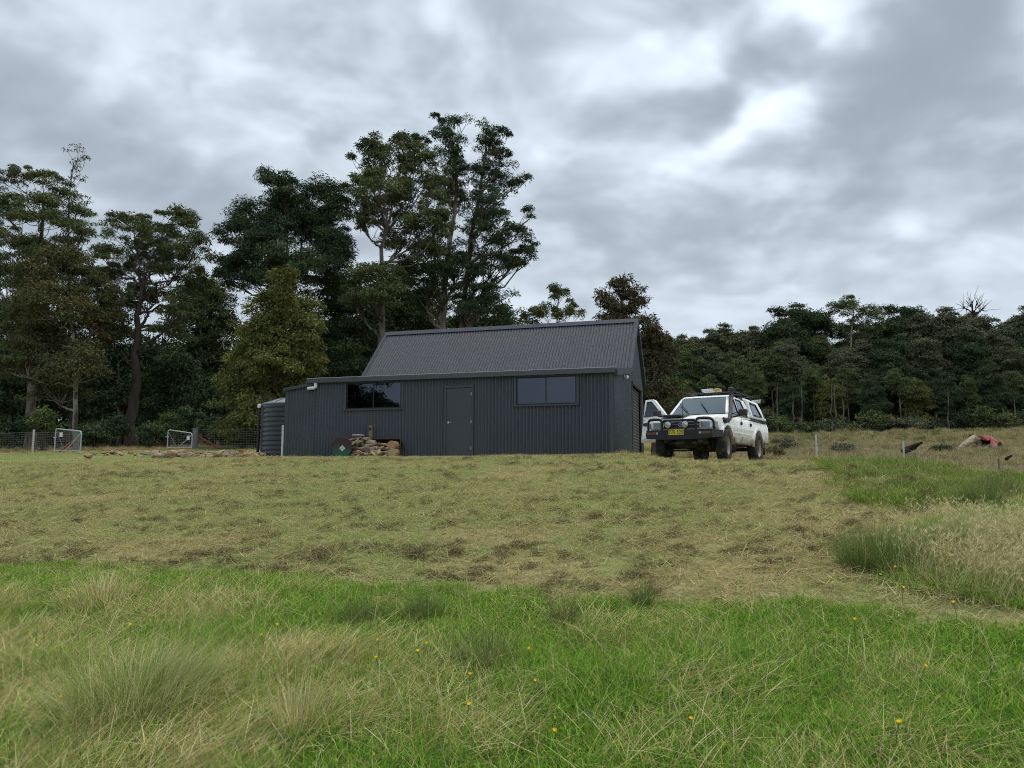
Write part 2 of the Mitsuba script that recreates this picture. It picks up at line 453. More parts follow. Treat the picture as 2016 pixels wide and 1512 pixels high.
part(dkey, 'frame', house(cat(box(DOOR[0] - .03, DOOR[0] + .04, -.03, .04, -.1, 2.06, .004), box(DOOR[1] - .04, DOOR[1] + .03, -.03, .04, -.1, 2.06, .004),
     box(DOOR[0] - .03, DOOR[1] + .03, -.031, .04, 2.06, 2.13, .004))), 'm_trim')
part(dkey, 'handle', house(cat(box(DOOR[0] + .085, DOOR[0] + .125, -.022, -.013, .98, 1.07, .003), box(DOOR[0] + .09, DOOR[0] + .21, -.055, -.038, 1.015, 1.037, .004),
     box(DOOR[0] + .095, DOOR[0] + .112, -.04, -.02, 1.017, 1.035))), 'm_galv')
for h in (.22, 1.0, 1.82):
    part(dkey, 'hinge', house(tube([(DOOR[1] - .043, -.03, h), (DOOR[1] - .043, -.03, h + .10)], .010, 8)), 'm_galv')


def roller_colour(p, n, uv):
    return mi.Color3f(.042, .048, .046) * (.8 + .4 * mikit.fbm(p.x * 3, p.y * 3, p.z * 8, 3))


scene['m_roller'] = two(prin(mikit.proc(roller_colour), .45))
roll = part(shed, 'roller_door', house(cat(box(-.02, .045, ROLL[0] - .07, ROLL[0], -.1, ROLL[3], .004), box(-.02, .045, ROLL[1], ROLL[1] + .07, -.1, ROLL[3], .004),
            box(-.02, .075, ROLL[0] - .07, ROLL[1] + .07, ROLL[3], ROLL[3] + .09, .004))), 'm_trim', label='closed roller door with ribbed slats and frame')
for k in range(24):
    z0 = -.06 + k * .105
    sl = m3.Manifold.extrude(cs([(-.075, 0), (-.06, 0), (-.045, .03), (-.045, .072), (-.06, .1), (-.075, .1)]), ROLL[1] - ROLL[0] - .01)
    part(roll, 'slat', house(sl.transform([[1, 0, 0, 0], [0, 0, 1, ROLL[0] + .005], [0, 1, 0, z0]])), 'm_roller')
sec = part(shed, 'security_light', house(moved(cat(lathe([(.0, 0), (.07, 0), (.075, .02), (.04, .05), (0, .055)], 16)), M=np.array([[0, 0, 1, .016], [1, 0, 0, 2.1], [0, 1, 0, 2.50], [0, 0, 0, 1.0]]))), 'm_galv')
part(sec, 'lamp_head', house(cat(lathe([(0, -.05), (.05, -.045), (.06, 0), (.045, .05), (0, .06)], 14)).apply_translation((.11, 2.1, 2.47))), 'm_white')
part(shed, 'downpipe_elbow', house(bent([(AL + .05, -.09, 2.36), (AL + .05, -.09, 2.20), (AL - .22, -.11, 2.175)], .052, 8, 14)), 'm_pvc', smooth=60, label='white plastic elbow below the gutter end')

# ---------------------------------------------------------------- water tank
tank = thing('water_tank', 'round dark ribbed water tank with domed lid at the left end of the shed', 'water tank')
tc = np.array([-7.50, 26.9, 2.02])
prof = []
for z in np.linspace(0, 1.92, 121):
    k = (z % .16) / .16
    prof.append((1.20 + (.022 if .16 < k < .84 else .0) + .010 * math.sin(k * math.pi), z))
scene['m_tank'] = two(prin((.042, .048, .060), .38))
scene['m_tank_lid'] = two(prin((.20, .22, .25), .45))
part(tank, 'wall', lathe([(0, -.1), (1.2, -.1)] + prof, 64).apply_translation(tc), 'm_tank', smooth=40)
part(tank, 'lid', lathe([(1.25, 1.90), (1.25, 1.94), (1.2, 1.96), (.75, 2.12), (.3, 2.22), (0, 2.23)], 48).apply_translation(tc), 'm_tank_lid', smooth=40)
for k in range(16):
    a = k * math.pi / 8
    part(tank, 'lid_rib', moved(tube([(.3, 0, 2.225), (.75, 0, 2.125), (1.2, 0, 1.965)], .016, 6), a, tc), 'm_tank')
tp = tc + [-1.16, -.62, 0]
part(tank, 'overflow_pipe', tube([tp + [0, 0, -.05], tp + [0, 0, 1.86]], .045, 10), 'm_black', smooth=60)
part(tank, 'pipe_cap', lathe([(0, 1.80), (.06, 1.80), (.062, 1.90), (.04, 1.93), (0, 1.935)], 14).apply_translation(tp), 'm_pvc', smooth=40)

# ---------------------------------------------------------------- drum, firewood, timber
scene['m_rust'] = two(prin(mikit.proc(lambda p, n, uv: mikit.mix((.065, .028, .016), (.028, .018, .014), mikit.fbm(p.x * 9, p.y * 9, p.z * 9, 4))), .75))


def drum_colour(p, n, uv):
    f = mikit.fbm(p.x * 6, p.y * 6, p.z * 6, 4)
    low = mikit.smoothstep(.44, .08, p.z - 2.03 + (f - .5) * .35)
    return mikit.mix(mikit.mix((.055, .026, .018), (.02, .016, .014), f), (.012, .105, .060), low)


scene['m_drum'] = two(prin(mikit.proc(drum_colour), .6))
scene['m_diamond'] = two(prin((.42, .46, .44), .6))
wood_cols = [(.40, .33, .24), (.24, .185, .125), (.48, .42, .33), (.40, .26, .14), (.15, .12, .09), (.46, .34, .19)]
for k, c in enumerate(wood_cols):
    scene[f'm_wood_{k}'] = two(diff(mikit.proc(lambda p, n, uv, c=c: mi.Color3f(c) * (.55 + .9 * mikit.fbm(p.x * 22, p.y * 22, p.z * 40, 3)))))

dc = hpt(-8.30, -.98, 0)


def drum_place(m):
    return house(m).apply_translation((0, 0, 0))


drum = thing('drum', 'green steel drum lying by the wood stack with white diamond label on its end', 'drum')
dr_z = .29
dprof = [(0, -.33), (.275, -.33), (.29, -.345), (.30, -.33), (.287, -.30), (.287, -.12), (.298, -.105), (.287, -.09), (.287, .09), (.298, .105), (.287, .12), (.287, .32), (0, .32)]
DR = lambda m: house(moved(m, math.radians(24), (-7.98, -.80, dr_z)))
part(drum, 'shell', DR(lathe(dprof, 40, 'y')), 'm_drum', smooth=35)
dia = m3.Manifold.extrude(m3.CrossSection.square((.135, .135), True), .004).rotate((0, 0, 45)).rotate((90, 0, 0))
part(drum, 'label', DR(dia.translate((.02, -.333, -.03))), 'm_diamond', label='white diamond label')
drum2 = thing('cut_drum', 'rusty drum cut open along its side, lying by the wall with split wood inside', 'drum')
ang = np.radians(np.linspace(100, 330, 26))
arc = lambda r: [(r * math.cos(t), r * math.sin(t)) for t in ang]
sec2 = cs(arc(.30) + arc(.292)[::-1])
half = m3.Manifold.extrude(sec2, 1.05)
# axis along the wall, the open side towards the front
part(drum2, 'shell', house(moved(half, M=np.array([[0, 0, 1, -7.40], [-1, 0, 0, -.36], [0, 1, 0, .26], [0, 0, 0, 1.0]]))), 'm_rust')
part(drum2, 'rim', house(cat(tube([(-7.41, -.33, .55), (-6.33, -.33, .55)], .018, 8), bent([(-6.36, -.33, .55), (-6.26, -.45, .52), (-6.21, -.60, .30), (-6.20, -.64, -.03)], .014, 5, 8))), 'm_rust')


def log_mesh(L, r, seed, kind):
    g = np.random.default_rng(seed)
    n = 9 if kind == 0 else 6
    a = np.sort(np.arange(n) * 2 * np.pi / n + g.uniform(-.25, .25, n)) if kind == 0 else None
    if kind == 0:
        ring = np.stack([np.cos(a), np.sin(a)], 1) * r * g.uniform(.9, 1.08, (n, 1))
    else:                                                             # split piece: a wedge
        w = g.uniform(.7, 1.2)
        ring = np.array([(-.9 * w, -.35), (.0, -.6), (.95 * w, -.3), (.8 * w, .25), (.05, .6), (-.75 * w, .35)]) * r
    v = []
    for t in (0, .03, .5, .97, 1):
        s = .9 if t in (0, 1) else 1
        v += [(L * (t - .5) + g.normal(0, .004), x * s + g.normal(0, .004), y * s + g.normal(0, .004)) for x, y in ring]
    m = tm(v, np.zeros((0, 3)))
    return man(m3.Manifold.hull_points(np.array(v)))


WOOD_LABEL = 'split firewood piece stacked low against the shed wall'
g = np.random.default_rng(5)
pieces = []
for row in range(4):                                                   # stack in front of and inside the cut drum
    n = (10, 10, 9, 6)[row]
    for k in range(n):
        a = -7.70 + .165 * k + g.uniform(-.03, .03) + .07 * (row % 2)
        if a > -6.42:
            continue
        pieces.append((a, -.62 + g.uniform(-.06, .06) + .05 * row, .06 + .105 * row + g.uniform(-.015, .015), g.uniform(-.9, .9), g.uniform(-.4, .4), g.uniform(.16, .38), g.uniform(.045, .095)))
for k in range(16):                                                   # loose pieces spilling in front
    pieces.append((g.uniform(-7.60, -6.55), g.uniform(-1.05, -.75), g.uniform(.03, .16), g.uniform(-1.2, 1.2), g.uniform(-.4, .4), g.uniform(.16, .34), g.uniform(.04, .07)))
for row in range(2):                                                   # higher heap behind the green drum
    for k in range(5 - row):
        pieces.append((-7.80 + .15 * k + g.uniform(-.03, .03), -.45 + g.uniform(-.08, .05), .46 + .095 * row + g.uniform(-.02, .02), g.uniform(-.7, .7), g.uniform(-.3, .3), g.uniform(.28, .4), .07))
for n_, (a, s, h, yaw, roll_, L, r) in enumerate(pieces):
    m = log_mesh(L, r, 100 + n_, 1 if n_ % 5 else 0)
    A = trimesh.transformations.euler_matrix(roll_ * 2, roll_, yaw if n_ % 3 else yaw + 1.2)
    m.apply_transform(A)
    m.apply_translation((a, s, h))
    single('firewood', house(m), f'm_wood_{n_ % 6}', WOOD_LABEL, 'firewood', 'split firewood stacked low against the shed wall')
for n_, (a, s, h) in enumerate([(-6.42, -.62, .34), (-6.38, -.64, .12)]):
    m = lathe([(0, -.16), (.13, -.16), (.137, -.14), (.135, .15), (.128, .16), (0, .16)], 18, 'y').apply_translation((a, s, h))
    single('log_round', house(m), 'm_wood_5' if n_ else 'm_wood_3', ['upper round log with pale sawn end at the right end of the wood stack', 'lower round log with pale sawn end at the right end of the wood stack'][n_], 'log', smooth=30)
st = tube([(-7.72, -1.0, .24), (-7.42, -.84, .56)], .022, 6)
single('wood_stick', house(st), 'm_wood_5', 'pale stick leaning across the wood stack beside the green drum', 'stick')
up = thing('timber_post', 'short upright timber offcut with weathered top standing behind the wood stack', 'timber')
part(up, 'shaft', house(box(-7.44, -7.33, -.20, -.10, -.05, .98, .006)), 'm_wood_1')
part(up, 'bolt_plate', house(box(-7.425, -7.345, -.209, -.199, .82, .90, .003)), 'm_rust')
wt = single('white_offcut', house(box(-7.80, -7.52, -.55, -.32, .66, .685, .006)), 'm_white', 'small pale board lying on top of the wood stack', 'board')


# ---------------------------------------------------------------- trees
scene['m_bark_dark'] = two(diff(mikit.proc(lambda p, n, uv: mikit.mix((.050, .040, .032), (.115, .098, .08), mikit.fbm(p.x * 5, p.y * 5, p.z * 1.6, 3)))))
scene['m_bark_dead'] = two(diff((.045, .038, .034)))
scene['m_bark_pale'] = two(diff(mikit.proc(lambda p, n, uv: mikit.mix((.34, .31, .26), (.12, .095, .07), mikit.smoothstep(.42, .66, mikit.fbm(p.x * 3.5, p.y * 3.5, p.z * .9, 3))))))
scene['m_bark_grey'] = two(diff(mikit.proc(lambda p, n, uv: mikit.mix((.19, .165, .14), (.075, .06, .05), mikit.smoothstep(.35, .7, mikit.fbm(p.x * 4, p.y * 4, p.z * 1.2, 3))))))

PAL = {                                                               # leaf colours: main, second, share of the second, stray
    'gum': ((.044, .058, .026), (.060, .070, .030), .4, (.085, .075, .036)),
    'dark': ((.026, .040, .022), (.040, .054, .026), .3, (.05, .06, .03)),
    'olive': ((.072, .075, .025), (.056, .064, .024), .45, (.10, .09, .034)),
    'rust': ((.055, .051, .025), (.044, .052, .024), .5, (.09, .06, .03)),
    'brown': ((.050, .043, .026), (.042, .044, .025), .5, (.08, .05, .028)),
    'green': ((.042, .062, .024), (.054, .070, .028), .4, (.08, .085, .03)),
    'heath': ((.075, .075, .050), (.062, .066, .040), .5, (.11, .09, .06)),
    'grey': ((.062, .064, .040), (.050, .058, .034), .4, (.10, .09, .055)),
}


def leaves(cen, rad, per, L, W, pal, g, droop=.45, flat=.62):
    """Loose leaves filling flattened clumps: cen (n, 3), rad (n,), per leaves each. One triangle a leaf. Returns vertices, faces, colours."""
    n = len(cen)
    m1, m2, share, stray = [np.multiply(x, 2.5) if isinstance(x, tuple) else x for x in PAL[pal]]
    k = np.repeat(np.arange(n), per)
    N = len(k)
    d = g.normal(size=(N, 3))
    d /= np.linalg.norm(d, axis=1, keepdims=True)
    d[:, 2] = np.where(d[:, 2] < -.25, -d[:, 2] * .6, d[:, 2])
    r = g.uniform(.15, 1, N) ** .55
    p = cen[k] + d * (rad[k] * r)[:, None] * [1, 1, flat]
    a = g.normal(size=(N, 3)) * [1, 1, .7] + d * .5
    a[:, 2] -= droop * 1.6
    a /= np.linalg.norm(a, axis=1, keepdims=True)
    b = np.cross(a, g.normal(size=(N, 3)))
    b /= np.linalg.norm(b, axis=1, keepdims=True) + 1e-9
    s = g.uniform(.65, 1.35, N)[:, None]
    v = np.stack([p - b * W * .5 * s, p + b * W * .5 * s, p + a * L * s], 1).reshape(-1, 3)
    tone = g.uniform(.72, 1.28, n)[k] * g.uniform(.7, 1.3, N)
    mixk = np.clip((g.uniform(size=n) < share)[k] * .8 + g.uniform(-.1, .3, N), 0, 1)[:, None]
    c = (np.array(m1) * (1 - mixk) + np.array(m2) * mixk) * tone[:, None]
    st_ = g.uniform(size=N) < .05
    c[st_] = np.array(stray) * g.uniform(.7, 1.2, (st_.sum(), 1))
    return v, np.arange(3 * N).reshape(-1, 3), np.repeat(c, 3, 0)


def path(p0, p1, g, n=6, sag=.0, wig=.06):
    t = np.linspace(0, 1, n)[:, None]
    p0, p1 = np.asarray(p0, float), np.asarray(p1, float)
    q = p0 * (1 - t) + p1 * t
    L = np.linalg.norm(p1 - p0)
    off = g.normal(0, wig * L, (n, 3)) * np.sin(t * np.pi) * .6
    q = q + off
    q[:, 2] += sag * L * (t[:, 0] * (1 - t[:, 0])) * 2
    return q


def grow(base, trunk, r0, lobes, pal, seed, leafs=(.165, .062), per=70, dens=2.6, sub=(.45, .8), shell=.45, bark='m_bark_dark', flat=.62, twig=True, limb_from=(.25, .85), sides=7, droop=.45):
    """trunk: points from the ground up; lobes: (centre, radius across, radius up, radius deep). Returns the wood mesh and the crown (v, f, c)."""
    g = np.random.default_rng(seed)
    trunk = np.asarray(trunk, float)
    seg = np.concatenate([[0], np.cumsum(np.linalg.norm(np.diff(trunk, axis=0), axis=1))])
    tt = np.linspace(0, seg[-1], 14)
    tr = np.stack([np.interp(tt, seg, trunk[:, i]) for i in range(3)], 1)
    tr[1:-1] += g.normal(0, r0 * .18, (12, 3)) * [1, 1, 0]
    rr = r0 * (1 - .78 * (tt / seg[-1]) ** .9)
    rr[0] *= 1.35
    rr[1] *= 1.08
    wood = [tube(tr, rr, sides + 2)]
    cs_, rs_ = [], []
    for c, a, b, dd in lobes:
        c = np.asarray(c, float)
        below = tr[:, 2] < c[2] - .25 * np.linalg.norm(c[:2] - tr[-1, :2]) - .2
        k = int(np.clip(below.sum() - 1 - g.integers(0, 2), 2, 12))
        lr = max(min(rr[k] * .62, .035 + .055 * max(a, b)), .02)
        lp = path(tr[k], c - [0, 0, b * .35], g, 8, -.06, .07)
        wood.append(tube(lp, np.linspace(lr, lr * .38, 8), sides))
        m = max(3, int(dens * a * b * 3.1416 * (dd / a) ** .5))
        d = g.normal(size=(m, 3))
        d /= np.linalg.norm(d, axis=1, keepdims=True)
        d[:, 2] = np.where(d[:, 2] < -.5, -d[:, 2], d[:, 2])
        r = g.uniform(.02, 1, m) ** shell
        q = c + d * r[:, None] * [a, dd, b]
        cs_.append(q)
        rs_.append(g.uniform(*sub, m) * (.8 if min(a, b) < 1 else 1))
        if twig:
            for z in q[::2 if m > 12 else 1][:26]:
                s = lp[int(g.integers(4, 8))]
                wood.append(tube(path(s, z, g, 4, -.05, .06), np.linspace(lr * .36, .012, 4), 4, cap=False))
    crown = leaves(np.vstack(cs_), np.concatenate(rs_), per, *leafs, pal, g, flat=flat, droop=droop)
    return cat(wood), crown


def plant(name, label, category, wood, crown, bark, group=None):
    key = thing(name, label, category, group)
    if wood is not None:
        part(key, 'trunk', wood, bark, smooth=True)
    if crown is not None:
        part(key, 'crown', (crown[0], crown[1]), 'm_leaf', color=crown[2])
    return key


def tree(name, label, Y, foot, trunk, r0, lobes, pal, seed, bark='m_bark_dark', deep=.85, spread=.6, **kw):
    """Trunk and lobes are read as sight lines (photograph pixels) at the tree's own distance Y; each lobe gets its own depth within the crown."""
    g = np.random.default_rng(seed + 999)
    s = Y / 1514 * 1.0
    b = at(foot[0], foot[1], Y)
    b[2] = float(H(b[0], b[1])) - .15
    tp_ = [b] + [at(u, v, Y + g.uniform(-.3, .3)) for u, v in trunk]
    W = (max(l[0] + l[2] for l in lobes) - min(l[0] - l[2] for l in lobes)) * s * .5
    ls = []
    for u, v, ru, rv in lobes:
        dy = g.uniform(-1, 1) * W * spread
        y = Y + dy
        ls.append((at(u, v, y), 1.08 * ru * y / 1514, 1.34 * rv * y / 1514, max(ru, rv) * y / 1514 * deep))
    wood, crown = grow(b, tp_, r0, ls, pal, seed, bark=bark, **kw)
    return plant(name, label, 'tree', wood, crown, bark)


AIRY = dict(per=165, dens=4.0, sub=(.32, .80), shell=.42, flat=.82, droop=.6)
THICK = dict(per=220, dens=5.0, sub=(.42, .95), shell=.45, flat=.85)
tree('eucalypt', 'tall open eucalypt with layered flat crown cut by the left edge', 50, (60, 885), [(62, 760), (70, 620), (78, 500), (85, 400)], .34,
     [(35, 352, 62, 18), (85, 345, 32, 14), (115, 385, 34, 24), (20, 420, 55, 30), (80, 430, 52, 34), (145, 438, 34, 30), (35, 495, 55, 38), (110, 505, 60, 36), (155, 470, 22, 30), (-10, 560, 50, 40), (50, 560, 50, 34), (-45, 420, 50, 60)], 'gum', 11, bark='m_bark_grey', **AIRY)
tree('slender_eucalypt', 'thin sparse eucalypt top standing above the crowns at left', 56, (140, 880), [(138, 700), (136, 520), (135, 400), (145, 320)], .16,
     [(152, 302, 20, 12), (165, 322, 14, 12), (140, 330, 16, 16), (150, 355, 14, 14), (160, 400, 20, 24), (165, 450, 22, 30)], 'gum', 12, bark='m_bark_grey', per=44, dens=2.0, sub=(.4, .65))
tree('rusty_tree', 'bushy brown-tinged tree at left with pale lower trunk', 43, (147, 884), [(147, 800), (150, 720), (140, 640), (130, 560)], .17,
     [(125, 535, 50, 32), (70, 560, 40, 34), (165, 575, 45, 36), (105, 610, 66, 44), (45, 640, 44, 44), (165, 655, 52, 46), (80, 695, 56, 46), (150, 730, 50, 40), (30, 720, 40, 40), (105, 770, 50, 34), (200, 620, 34, 34)], 'rust', 13, bark='m_bark_pale', **THICK)
tree('umbrella_eucalypt', 'umbrella-crowned eucalypt with dark forked limbs between the two gates', 46, (258, 882), [(262, 800), (270, 700), (272, 620), (285, 540)], .40,
     [(262, 440, 50, 18), (250, 462, 42, 22), (340, 428, 44, 16), (375, 450, 40, 18), (330, 470, 52, 24), (300, 492, 78, 22), (215, 510, 44, 24), (385, 490, 34, 26), (265, 535, 66, 28), (345, 535, 54, 28), (200, 560, 46, 30), (375, 565, 36, 30), (300, 590, 60, 24), (235, 610, 44, 30), (355, 615, 36, 24), (385, 610, 18, 30), (210, 660, 40, 30), (330, 660, 44, 24)], 'gum', 14, bark='m_bark_dark', **AIRY)
tree('blackwood', 'dense dark rounded tree left of the tallest eucalypts', 47, (590, 872), [(588, 760), (582, 680), (575, 600), (572, 520)], .34,
     [(540, 362, 34, 20), (560, 385, 40, 24), (625, 390, 50, 26), (655, 430, 34, 34), (500, 430, 40, 30), (565, 440, 66, 44), (620, 475, 56, 46), (470, 470, 38, 34), (520, 500, 60, 44), (650, 520, 44, 50), (470, 530, 46, 34), (575, 540, 70, 40), (520, 565, 60, 30), (640, 580, 40, 36), (665, 500, 30, 30), (445, 545, 24, 22)], 'dark', 15, bark='m_bark_dark', **THICK)
tree('wattle', 'olive-yellow cone-shaped bushy tree left of the shed roof', 37, (548, 866), [(548, 800), (546, 720), (548, 640), (556, 570)], .15,
     [(560, 552, 20, 22), (552, 590, 38, 30), (525, 625, 40, 34), (580, 625, 40, 34), (550, 665, 60, 40), (500, 680, 40, 40), (600, 690, 36, 46), (545, 725, 66, 44), (480, 745, 44, 44), (605, 760, 34, 50), (540, 790, 70, 46), (470, 805, 42, 40), (600, 815, 34, 40), (510, 840, 60, 34), (455, 850, 30, 28)], 'olive', 16, per=190, dens=5.5, sub=(.35, .75), flat=.98)
tree('tall_eucalypt', 'tall full-crowned eucalypt with one forked dark stem rising behind the shed', 47, (752, 870), [(752, 780), (752, 680), (750, 590), (748, 510), (770, 420)], .36,
     [(755, 285, 40, 18), (795, 292, 40, 22), (725, 310, 34, 22), (770, 325, 60, 32), (835, 325, 34, 34), (700, 365, 34, 20), (745, 375, 54, 34), (810, 380, 52, 40), (855, 390, 26, 44), (700, 400, 26, 24), (760, 430, 56, 36), (830, 445, 48, 36), (720, 445, 30, 26), (865, 450, 18, 40), (790, 480, 50, 30), (840, 500, 34, 30), (725, 545, 42, 26), (765, 560, 34, 30), (740, 595, 52, 28), (700, 590, 24, 30)], 'gum', 17, bark='m_bark_grey', **AIRY)
tree('tall_eucalypt', 'tallest eucalypt with bare pale leaning stem and narrow left spire', 53, (866, 862), [(868, 700), (872, 590), (884, 480), (900, 380), (890, 280)], .38,
     [(868, 238, 22, 12), (905, 244, 20, 12), (880, 262, 30, 20), (885, 300, 30, 30), (895, 345, 30, 30), (880, 385, 24, 26), (905, 400, 26, 30), (830, 278, 22, 14), (820, 295, 16, 14), (885, 440, 24, 24), (900, 520, 34, 40), (850, 520, 40, 40), (830, 560, 34, 36), (870, 570, 50, 40), (800, 530, 26, 30), (850, 610, 44, 30)], 'dark', 18, bark='m_bark_pale', **AIRY)
tree('tall_eucalypt', 'tall eucalypt with stacked dark clumps and wide right limbs beside the leaning stem', 51, (905, 862), [(905, 700), (912, 600), (925, 480), (945, 380), (958, 290)], .30,
     [(955, 258, 18, 14), (985, 272, 20, 14), (960, 290, 30, 24), (985, 318, 24, 24), (955, 345, 34, 28), (985, 372, 40, 22), (1030, 358, 16, 9), (950, 395, 34, 28), (970, 430, 36, 26), (940, 450, 30, 28), (960, 485, 46, 30), (1010, 465, 36, 22), (1042, 425, 10, 14), (1045, 500, 20, 18), (1020, 505, 34, 20), (970, 525, 46, 26), (1005, 520, 30, 16), (935, 560, 40, 34), (975, 585, 36, 28), (930, 615, 50, 34), (985, 625, 22, 20)], 'dark', 19, bark='m_bark_grey', **AIRY)
tree('small_eucalypt', 'small eucalypt with bare top twigs just above the right half of the ridge', 58, (1090, 840), [(1092, 720), (1096, 640), (1100, 590)], .14,
     [(1050, 622, 30, 18), (1075, 612, 24, 16), (1100, 588, 22, 18), (1128, 612, 18, 16), (1110, 625, 30, 16), (1090, 570, 12, 8)], 'gum', 20, bark='m_bark_grey', **AIRY)
tree('brown_tree', 'dense brown-leaved tree peeping over the right end of the ridge', 40, (1228, 850), [(1228, 760), (1226, 680), (1224, 620)], .16,
     [(1222, 580, 34, 20), (1200, 602, 24, 22), (1248, 602, 24, 26), (1224, 625, 40, 26), (1225, 665, 40, 30), (1225, 710, 40, 36)], 'brown', 21, per=190, dens=5.5, sub=(.35, .75), flat=.95)
tree('brown_tree', 'rusty-brown dense tree beside the right end wall of the shed', 38, (1288, 868), [(1288, 800), (1288, 730), (1284, 680)], .15,
     [(1272, 655, 26, 22), (1292, 668, 28, 26), (1275, 700, 34, 34), (1305, 705, 26, 32), (1284, 745, 42, 36), (1290, 790, 38, 34), (1275, 820, 30, 30)], 'brown', 22, per=190, dens=5.5, sub=(.35, .75), flat=.95)
tree('green_shrub_tree', 'small bright green bushy tree behind the open ute door', 42, (1325, 868), [(1325, 830), (1325, 790)], .08,
     [(1322, 768, 24, 20), (1338, 785, 26, 22), (1312, 795, 24, 22), (1330, 812, 28, 22), (1345, 830, 22, 20)], 'green', 23, per=90, dens=3.6, sub=(.35, .6))

# darker trees of the second row, closing the wood behind the first
SECOND = [
    (395, 56, [(395, 600, 50, 36), (430, 590, 40, 26), (365, 640, 46, 40), (430, 660, 50, 50), (385, 710, 56, 50), (440, 740, 50, 40)], 'gum', 'shorter dusky tree in the gap right of the umbrella eucalypt'),
    (690, 54, [(690, 580, 44, 30), (720, 640, 50, 44), (660, 640, 44, 44), (690, 700, 60, 44), (640, 730, 50, 44), (740, 720, 40, 40)], 'dark', 'dark low tree right of the olive cone-shaped tree'),
    (800, 58, [(800, 560, 36, 30), (790, 610, 50, 34), (840, 640, 44, 36), (770, 650, 40, 40), (810, 690, 60, 40)], 'gum', 'dusky tree between the two tall stems behind the shed roof'),
    (960, 58, [(960, 640, 50, 30), (990, 655, 30, 24), (925, 665, 40, 36), (960, 700, 60, 40)], 'dark', 'low dark crown just above the middle of the ridge'),
    (20, 54, [(20, 640, 50, 40), (-30, 680, 60, 60), (30, 740, 50, 50), (-20, 790, 60, 50)], 'dark', 'dark tree filling the lower left edge'),
    (235, 54, [(235, 690, 50, 40), (200, 740, 50, 44), (290, 730, 46, 44), (250, 790, 60, 44)], 'dark', 'dark tree in shade left of the umbrella eucalypt trunk'),
    (340, 52, [(340, 730, 44, 36), (310, 780, 50, 40), (375, 790, 46, 40), (350, 830, 60, 34)], 'dark', 'dark low tree in shade right of the umbrella eucalypt trunk'),
    (110, 58, [(110, 690, 50, 40), (60, 760, 60, 50), (130, 800, 60, 40), (190, 800, 40, 40)], 'dark', 'dark tree in shade behind the brown-tinged tree'),
    (600, 52, [(630, 690, 40, 40), (660, 770, 40, 44), (600, 730, 50, 44), (680, 720, 40, 40)], 'dark', 'dark tree close behind the olive cone-shaped tree'),
    (430, 50, [(420, 800, 50, 34), (390, 840, 44, 28), (450, 780, 40, 40)], 'dark', 'dark bushy tree above the right gate'),
]
BACKDROP = [(-40, 720), (60, 735), (160, 690), (250, 720), (330, 700), (420, 690), (500, 680), (600, 640), (690, 655), (770, 640), (850, 650), (930, 655), (1000, 665)]
for k, (u, top) in enumerate(BACKDROP):
    gg = np.random.default_rng(60 + k)
    ls = [(u + gg.uniform(-50, 50), top + 22 + 42 * r_ + gg.uniform(-10, 10), gg.uniform(44, 66), gg.uniform(34, 46)) for r_ in range(5) for _ in range(1 + (r_ > 0))]
    tree('backdrop_tree', 'dark tree standing deep in shade behind the left wood', 66 + gg.uniform(-3, 3), (u, 870), [(u, 800), (u, top + 60), (u, top + 25)], .16, ls, 'dark', 160 + k, bark='m_bark_grey', per=58, dens=2.0, sub=(.7, 1.2), leafs=(.42, .18), twig=False)
    labels[list(labels)[-1]]['group'] = 'trees deep in shade behind the left wood'
for k, (u, Y, ls, pal, lab) in enumerate(SECOND):
    top = min(l[1] for l in ls)
    tree('background_tree', lab, Y, (u, 880), [(u, 800), (u, (800 + top) / 2), (u, top + 20)], .17, ls, pal, 40 + k, bark='m_bark_grey' if k % 3 else 'm_bark_pale', per=120, dens=4.2, sub=(.5, 1.05), leafs=(.24, .09), flat=.85)

# shrubs along the left fence
SHRUBS = [(25, 845, 42, 34, 26, 'dark'), (88, 828, 40, 20, 16, 'green'), (110, 862, 42, 22, 14, 'rust'), (185, 858, 41, 26, 20, 'dark'), (225, 846, 43, 26, 26, 'dark'), (295, 858, 41, 26, 18, 'dark'), (330, 838, 43, 26, 24, 'green'),
          (372, 826, 42, 24, 24, 'dark'), (415, 842, 41, 24, 18, 'dark'), (445, 862, 39, 28, 14, 'green'), (480, 868, 38, 24, 12, 'olive'), (505, 850, 40, 22, 18, 'dark')]
SL = ['dark shrub at the far left end of the fence', 'light olive shrub behind the first white fence post', 'reddish low shrub just left of the left gate', 'dark shrub right of the left gate', 'dark shrub left of the big forked trunk',
      'dark low shrub right of the big forked trunk', 'green shrub behind the right gate', 'tall dark shrub behind the grey strainer post', 'dark shrub behind the right red stay', 'green shrub bulging over the fence netting', 'olive shrub in front of the netting near the tank', 'dark shrub beside the water tank']
for k, (u, v, Y, ru, rv, pal) in enumerate(SHRUBS):
    g = np.random.default_rng(300 + k)
    c = at(u, v, Y)
    s = Y / 1514
    n = 26
    d = g.normal(size=(n, 3))
    d /= np.linalg.norm(d, axis=1, keepdims=True)
    q = c + d * (g.uniform(.1, 1, n) ** .5)[:, None] * [ru * s, ru * s, rv * s]
    z0 = H(q[:, 0], q[:, 1])
    q[:, 2] = np.maximum(q[:, 2], z0 + .2)
    root = np.array([c[0], c[1], float(H(c[0], c[1])) - .1])
    wood = cat([tube(path(root, z, g, 4), np.linspace(.03, .01, 4), 4) for z in q[:10]])
    plant('shrub', SL[k], 'shrub', wood, leaves(q, g.uniform(.28, .5, n), 110, .16, .06, pal, g, flat=.9), 'm_bark_dark')

